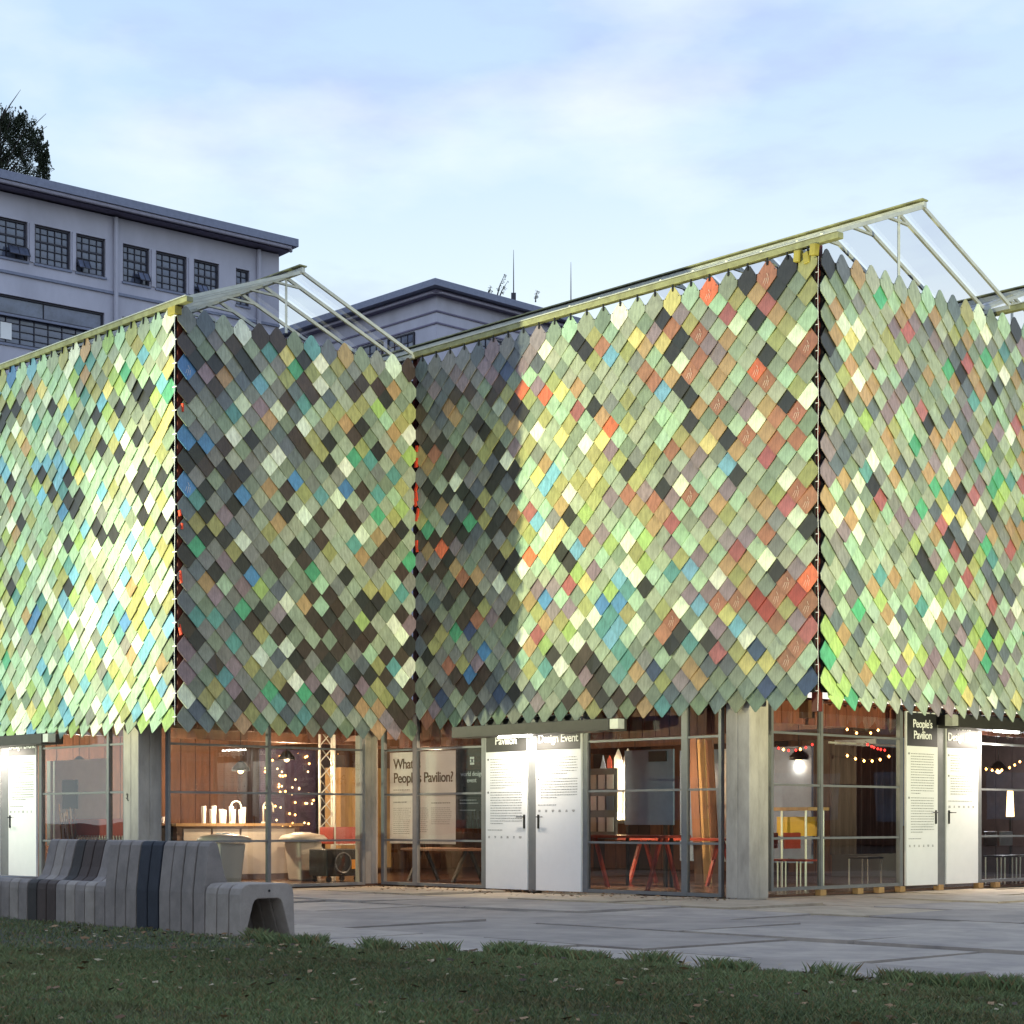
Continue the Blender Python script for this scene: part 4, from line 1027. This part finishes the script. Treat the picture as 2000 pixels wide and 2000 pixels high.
# --- long building at left: its facade runs parallel to E2
DB = 85.0
XB = Vector((.7785, .6276, 0)).normalized()
o1, sol1 = far_plane(545, DB, XB); n1 = Vector((XB.y, -XB.x, 0))
def zpx(px, py): s_ = sol1(px); return z_at(py, o1 + XB * s_)
b1 = empty('factory_building', (o1.x, o1.y, 0), 'pale lilac factory block with steel grid windows and overhanging flat roof', 'building')
ZT = zpx(545, 487); zw1, zw0 = zpx(54, 434), zpx(54, 511)
up = [(-45, 54), (68, 138), (149, 206), (240, 292), (305, 365), (379, 428), (461, 487)]
upspan = [(sol1(a), sol1(b)) for a, b in up]; lz1 = zpx(203, 611); lz0 = zpx(203, 703)
lowspan = [(sol1(-160), sol1(204)), (sol1(239), sol1(440)), (sol1(463), sol1(520))]
mb = MB(); wall_with_holes(mb, o1, XB, n1, sol1(-400), 0, 0, ZT - .25, [(lz0, lz1, lowspan), (zw0, zw1, upspan)])
build('front_wall', mb, M_WHITEBLD, b1)
mb = MB(); rot = Matrix((XB, -n1, ZZ)).transposed(); sA = sol1(-400)
mb.box(o1 + XB * (sA / 2) - n1 * 7.5 + ZZ * (ZT / 2 - .2), (abs(sA) - .02, 13.8, ZT - .4), rot); build('side_walls', mb, M_WHITEBLD, b1)
for i, (a, b) in enumerate(upspan):
    nx = 5 if i < 2 else 4
    if i == 6: nx = 2
    bg_window(b1, o1, XB, n1, a, b, zw0, zw1, nx, 5, open_={0: (.6,), 2: (.02,), 3: (.55,), 5: (.1,)}.get(i), split=3)
for i, (a, b) in enumerate(lowspan):
    zs_ = lz0 + (lz1 - lz0) * .60
    bg_window(b1, o1, XB, n1, a, b, lz0, zs_, max(3, int((b - a) / .62)), 4)
    bg_window(b1, o1, XB, n1, a, b, zs_ + .02, lz1, max(1, round((b - a) / 2.6)), 1)
def slab1(sa, sb, t0, t1, za, zb_, name, mt):
    mb = MB().box(o1 + XB * ((sa + sb) / 2) + n1 * ((t0 + t1) / 2) + ZZ * ((za + zb_) / 2), (sb - sa, t1 - t0, zb_ - za), rot); return build(name, mb, mt, b1)
slab1(sA, .45, -14, 1.0, ZT - .04, ZT + .32, 'roof', M_ROOFEDGE)
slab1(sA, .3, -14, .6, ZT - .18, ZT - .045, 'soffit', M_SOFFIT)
mb = MB(); zc = (zw0 + lz1) / 2
build('string_course', MB().box(o1 + XB * (sA / 2) + n1 * .04 + ZZ * (zw0 - .62), (abs(sA), .08, .12), rot), M_ROOFEDGE, b1)
p0 = o1 + n1 * .85
build('gutter', MB().tube([p0 + XB * sA + ZZ * (ZT - .12), p0 + XB * .1 + ZZ * (ZT - .12), p0 + XB * .3 - n1 * .3 + ZZ * (ZT - .15)], .09, 8), material('pale_pipe', (.42, .40, .50), .5), b1)
for px in (224, 503):
    s_ = sol1(px); build('downpipe', MB().tube([o1 + XB * s_ + n1 * .14, o1 + XB * s_ + n1 * .14 + ZZ * (ZT - .3)], .10, 8), M_WHITEBLD, b1)
build('paper_notice', MB().box(o1 + XB * sol1(14) - n1 * .12 + ZZ * (lz0 + .55), (.5, .01, .7), rot), M_LETTER, b1)
for ps_ in (upspan, ):
    pass
# pilasters between the windows
for a, b in ((54, 68), (138, 149), (292, 305), (365, 379)):
    s0, s1 = sol1(a), sol1(b); build('pilaster', MB().box(o1 + XB * ((s0 + s1) / 2) + n1 * .03 + ZZ * ((zw0 + zw1) / 2), (abs(s1 - s0) * .55, .06, zw1 - zw0 - .02), rot), M_WHITEBLD, b1)

# --- second block behind, corner towards the camera
D2 = 105.0; o2 = Vector(((853 - 1000) / F * D2, D2, 0))
b2 = empty('corner_building', o2, 'pale lilac factory block whose roof corner rises between the two pavilion wings', 'building')
Z2 = z_at(541, o2) - .85
mb = MB(); mb.box(o2 + X2 * 14 - X1 * 14 + ZZ * (Z2 / 2), (28, 28, Z2), GRID)
# carve by adding recess boxes in front is not needed: windows sit in projecting bands
build('walls', mb, M_WHITEBLD, b2)
build('roof', MB().box(o2 + X2 * 14 - X1 * 14 + ZZ * (Z2 + .19), (30.0, 30.0, .38), GRID), M_ROOFEDGE, b2)
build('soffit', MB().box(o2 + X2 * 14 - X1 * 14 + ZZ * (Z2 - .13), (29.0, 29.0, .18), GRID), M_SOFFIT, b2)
for dz in (1.12, 1.80): build('string_course', MB().box(o2 + X2 * 14 - X1 * 14 + ZZ * (Z2 - dz), (28.16, 28.16, .09), GRID), M_SOFFIT, b2)
c0 = o2 + X1 * .55 - X2 * .55
build('gutter', MB().tube([c0 - X1 * 27 + ZZ * (Z2 - .2), c0 - X1 * .4 + ZZ * (Z2 - .2), c0 + X2 * .4 + ZZ * (Z2 - .2), c0 + X2 * 27 + ZZ * (Z2 - .2)], .07, 8), material('pale_pipe', 0), b2)
zb1 = Z2 - 1.95; zb0 = zb1 - 2.2
for k_ in range(5):
    s0 = 1.9 + (k_ % 3) * 2.9 + (k_ // 3) * 9.6
    bg_window(b2, o2, -X1, -X2, s0 + .0, s0 + 2.4, zb0, zb1, 4, 4)
for k_ in range(5):
    s0 = 3.2 + (k_ % 3) * 2.9 + (k_ // 3) * 9.6
    bg_window(b2, o2, X2, X1, s0, s0 + 2.4, zb0, zb1, 4, 4)
# the windows of this block stand on the wall face: shift them out
for o_ in list(b2.children):
    if o_.name.startswith('window'):
        n_ = -X2 if True else X1
for o_ in [c for c in b2.children if c.name.startswith('window')]:
    c_ = sum((Vector(v.co) for v in o_.data.vertices), Vector()) / len(o_.data.vertices)
    nn = -X2 if c_.dot(X2) < 2 and c_.dot(X1) < -1 else X1
    o_.location = o_.location + nn * .235
build('downpipe', MB().tube([o2 + X1 * .10 - X2 * .5 - X1 * 2.0, o2 - X1 * 2.0 - X2 * .12 + ZZ * .1], .02, 5), M_WHITEBLD, b2)

# masts on the second roof
for i, (px, y0, y1) in enumerate(((1003, 488, 572), (1115, 512, 592))):
    a = at(px, y1 + 20, 112); b = at(px, y0, 112); e = empty('antenna_mast', a, ('taller' if i == 0 else 'shorter') + ' thin antenna mast on the roof behind the ' + ('ridge corner' if i == 0 else 'right pavilion gutter'), 'antenna', 'thin antenna masts')
    build('mast', MB().tube([a, a.lerp(b, .6), b], [.045, .03, .012], 5), M_STEEL, e); build('mounting', MB().box(a + ZZ * .3, (.3, .3, .6)), M_STEEL, e)

# ================================================================== TREES
def leafy(name, parent, centers, n_, size, mat, seed=1):
    r_ = np.random.default_rng(seed); V_ = []; cols = []
    for (c_, rad, w_) in centers:
        m_ = int(n_ * w_); d = r_.normal(size=(m_, 3)); d /= np.linalg.norm(d, axis=1)[:, None]; rr_ = r_.uniform(0, 1, m_) ** .45
        # ragged: sub-clumps
        ncl = max(8, m_ // 40); cd = r_.normal(size=(ncl, 3)); cd /= np.linalg.norm(cd, axis=1)[:, None]; cr_ = r_.uniform(.35, 1.12, ncl)
        idx = r_.integers(0, ncl, m_); P_ = cd[idx] * cr_[idx][:, None] * np.array(rad) + d * rr_[:, None] * np.array(rad) * .2 + np.array(c_)
        a = r_.normal(size=(m_, 3)); a /= np.linalg.norm(a, axis=1)[:, None]; b = np.cross(a, r_.normal(size=(m_, 3))); b /= np.linalg.norm(b, axis=1)[:, None]
        s_ = size * r_.uniform(.6, 1.3, (m_, 1))
        V_.append(np.stack([P_ - a * s_, P_ - b * s_ * .5, P_ + a * s_, P_ + b * s_ * .5], 1).reshape(-1, 3))
        g_ = r_.uniform(.6, 1.3, m_)[:, None] * np.array([[.035, .045, .025]]); cols.append(np.repeat(np.concatenate([g_, np.ones((m_, 1))], 1), 4, 0))
    V_ = np.concatenate(V_); C_ = np.concatenate(cols); return fast(name, V_, np.arange(len(V_)), 4, mat, parent, colors=C_)
M_LEAF = material('tree_leaf', (.04, .05, .03), .7, source='vertex', var=.2, spec=.2)
M_BARK = material('bark', (.06, .05, .045), .9, var=.3)
TD = 108.0
tb = at(-10, 300, TD); tb.z = 0
tree = empty('tree', tb, 'dark bushy tree rising above the roof of the left factory block', 'tree')
topz = at(0, 208, TD).z
trk = MB(); trk.tube([tb, tb + ZZ * 15, tb + Vector((.3, 0, topz - 6)), tb + Vector((.2, 0, topz - .6))], [.6, .45, .2, .04], 8)
rb = random.Random(3)
for k_ in range(90):
    z0_ = topz - rb.uniform(1.0, 9); a = tb + Vector((.25, 0, z0_)); ang = rb.uniform(0, 6.28); L_ = rb.uniform(1.2, 3.0) * (1 if z0_ < topz - 2.5 else .55)
    b = a + Vector((math.cos(ang) * L_, math.sin(ang) * L_, L_ * rb.uniform(.6, 1.2))); trk.tube([a, a.lerp(b, .5) + ZZ * .1, b], [.07, .04, .012], 4)
build('trunk', trk, M_BARK, tree)
def tp(px, py): return tuple(at(px, py, TD))
cs_ = [(tp(4, 262), (1.0, 1.3, 1.5), .14), (tp(44, 270), (1.0, 1.2, 1.4), .15), (tp(-40, 270), (1.6, 1.5, 1.6), .12), (tp(20, 315), (1.7, 1.8, 1.4), .15), (tp(72, 325), (.85, 1.2, .9), .08), (tp(-10, 380), (3.0, 2.5, 2.6), .24), (tp(6, 222), (.3, .4, .55), .02), (tp(42, 228), (.3, .4, .5), .02), (tp(86, 302), (.4, .6, .5), .02)]
for k_ in range(150):
    a_ = rb.uniform(-.3, 3.3); rx = rb.uniform(.75, 1.02); px_, py_ = 15 + 82 * rx * math.cos(a_), 320 - 88 * rx * math.sin(a_)
    cs_.append((tuple(at(px_, py_, TD + rb.uniform(-1, 1))), (rb.uniform(.08, .2), .2, rb.uniform(.35, .9)), .0045))
leafy('crown', tree, cs_, 30000, .055, M_LEAF, 4)
# tiny roof shrub
sb = at(978, 580, 112); shrub = empty('roof_shrub', sb, 'spindly bare shrub on the distant roof left of the taller mast', 'shrub')
st_ = MB(); lf = []
for (px0, py0, px1, py1) in ((970, 582, 986, 535), (975, 582, 990, 552), (1046, 590, 1050, 568), (955, 578, 959, 560)):
    st_.tube([at(px0, py0, 112), at((px0 + px1) / 2 - 2, (py0 + py1) / 2, 112), at(px1, py1, 112)], [.05, .03, .012], 4)
    for k_ in range(9): t_ = rb.uniform(.3, 1); lf.append((tuple(at(px0 + (px1 - px0) * t_ + rb.uniform(-3, 3), py0 + (py1 - py0) * t_, 112)), (.1, .1, .1), .03))
build('stems', st_, M_BARK, shrub); leafy('foliage', shrub, lf, 700, .035, M_LEAF, 6)

# ================================================================== FLOODLIGHTS (fittings standing on the slabs, out of view)
def flood(u, v, z, tu, tv, tz, energy, angle, blend, label, rad=.06, col=(1.0, .965, .62)):
    p = W(u, v, z); e = empty('floodlight', W(u, v, 0), label, 'floodlight', 'floodlights aimed at the tiles')
    d = (W(tu, tv, tz) - p).normalized()
    build('stand', MB().tube([W(u, v, 0), p - ZZ * .15], .03, 8), M_BLACK, e)
    x = d.cross(ZZ).normalized(); y = x.cross(d)
    m3 = Matrix((x, d, y)).transposed()
    build('housing', MB().box(p - d * .16, (.36, .14, .28), m3), M_BLACK, e, bevel=.015)
    L = bpy.data.lights.new('flood_lamp', 'SPOT'); L.energy = energy; L.spot_size = R(angle); L.spot_blend = blend; L.shadow_soft_size = rad; L.color = col
    o = bpy.data.objects.new('flood_lamp', L); COL.objects.link(o); o.parent = e
    m = Matrix((x, y, -d)).transposed().to_4x4(); m.translation = p - WLOC[e.name]; o.matrix_local = m
# the left one rakes along A, the corner P1 keeps the inner end of C in shade
rel = (W(u_at(1022, 0), 0) - W(-8.02, -4.60)); rel.normalize()
pl_ = W(-8.02, -4.60) - rel * 18.5
d_ = pl_ - W(0, 0); lu, lvv = d_.dot(X1), d_.dot(X2)
flood(lu, lvv, .9, -3.2, 0, 5.8, 27000, 30, .75, 'floodlight on the slabs left of the view, aimed along the left front', .12, (1, .97, .54))
pl2 = pl_ + rel * 1.2; d2_ = pl2 - W(0, 0)
flood(d2_.dot(X1), d2_.dot(X2), .9, -11.8, -4.55, 5.0, 11000, 42, .9, 'second floodlight left of the view, aimed at the far left front', .12, (.90, 1, .68))
flood(13.0, -2.6, .9, -.1, 2.6, 5.0, 10500, 48, .9, 'floodlight on the slabs right of the view, aimed at the right front', .06, (1, .98, .58))
flood(9.5, -8.0, .9, -8.0, -.9, 5.4, 5200, 28, .95, 'added fill floodlight on the slabs right of the view, aimed at the inner corner', .15, (1, .95, .6))  # weak yellow fill, added out of view to brighten face B

# ================================================================== BLOCKS BESIDE THE SQUARE (outside the view, mirrored in the glass)
M_BRICK = material('brick_wall', lin((112, 78, 60)), .9, var=.3, vscale=.6)
def side_block(x0, x1, y0, y1, h, label):
    e = empty('factory_building', (x0, y0, 0), label, 'building'); face = x0 if abs(x0) < abs(x1) else x1; sg = 1 if face < 0 else -1
    build('walls', MB().box(((x0 + x1) / 2, (y0 + y1) / 2, h / 2), (abs(x1 - x0), y1 - y0, h)), M_BRICK, e)
    build('roof', MB().box(((x0 + x1) / 2, (y0 + y1) / 2, h + .25), (abs(x1 - x0) + 2, y1 - y0 + 2, .5)), M_ROOFEDGE, e)
    for k in range(int(h // 4)):
        for j in range(int((y1 - y0) // 5)):
            y = y0 + 2.5 + j * 5; z = 2.2 + k * 4
            build('window', MB().box((face + sg * .03, y, z), (.06, 3.4, 2.2)), M_BGGLASS, e)
side_block(62, 80, -10, 75, 21, 'long brick factory block closing the square far to the right, outside the picture')
side_block(-82, -64, -10, 40, 21, 'long brick factory block closing the square far to the left, outside the picture')
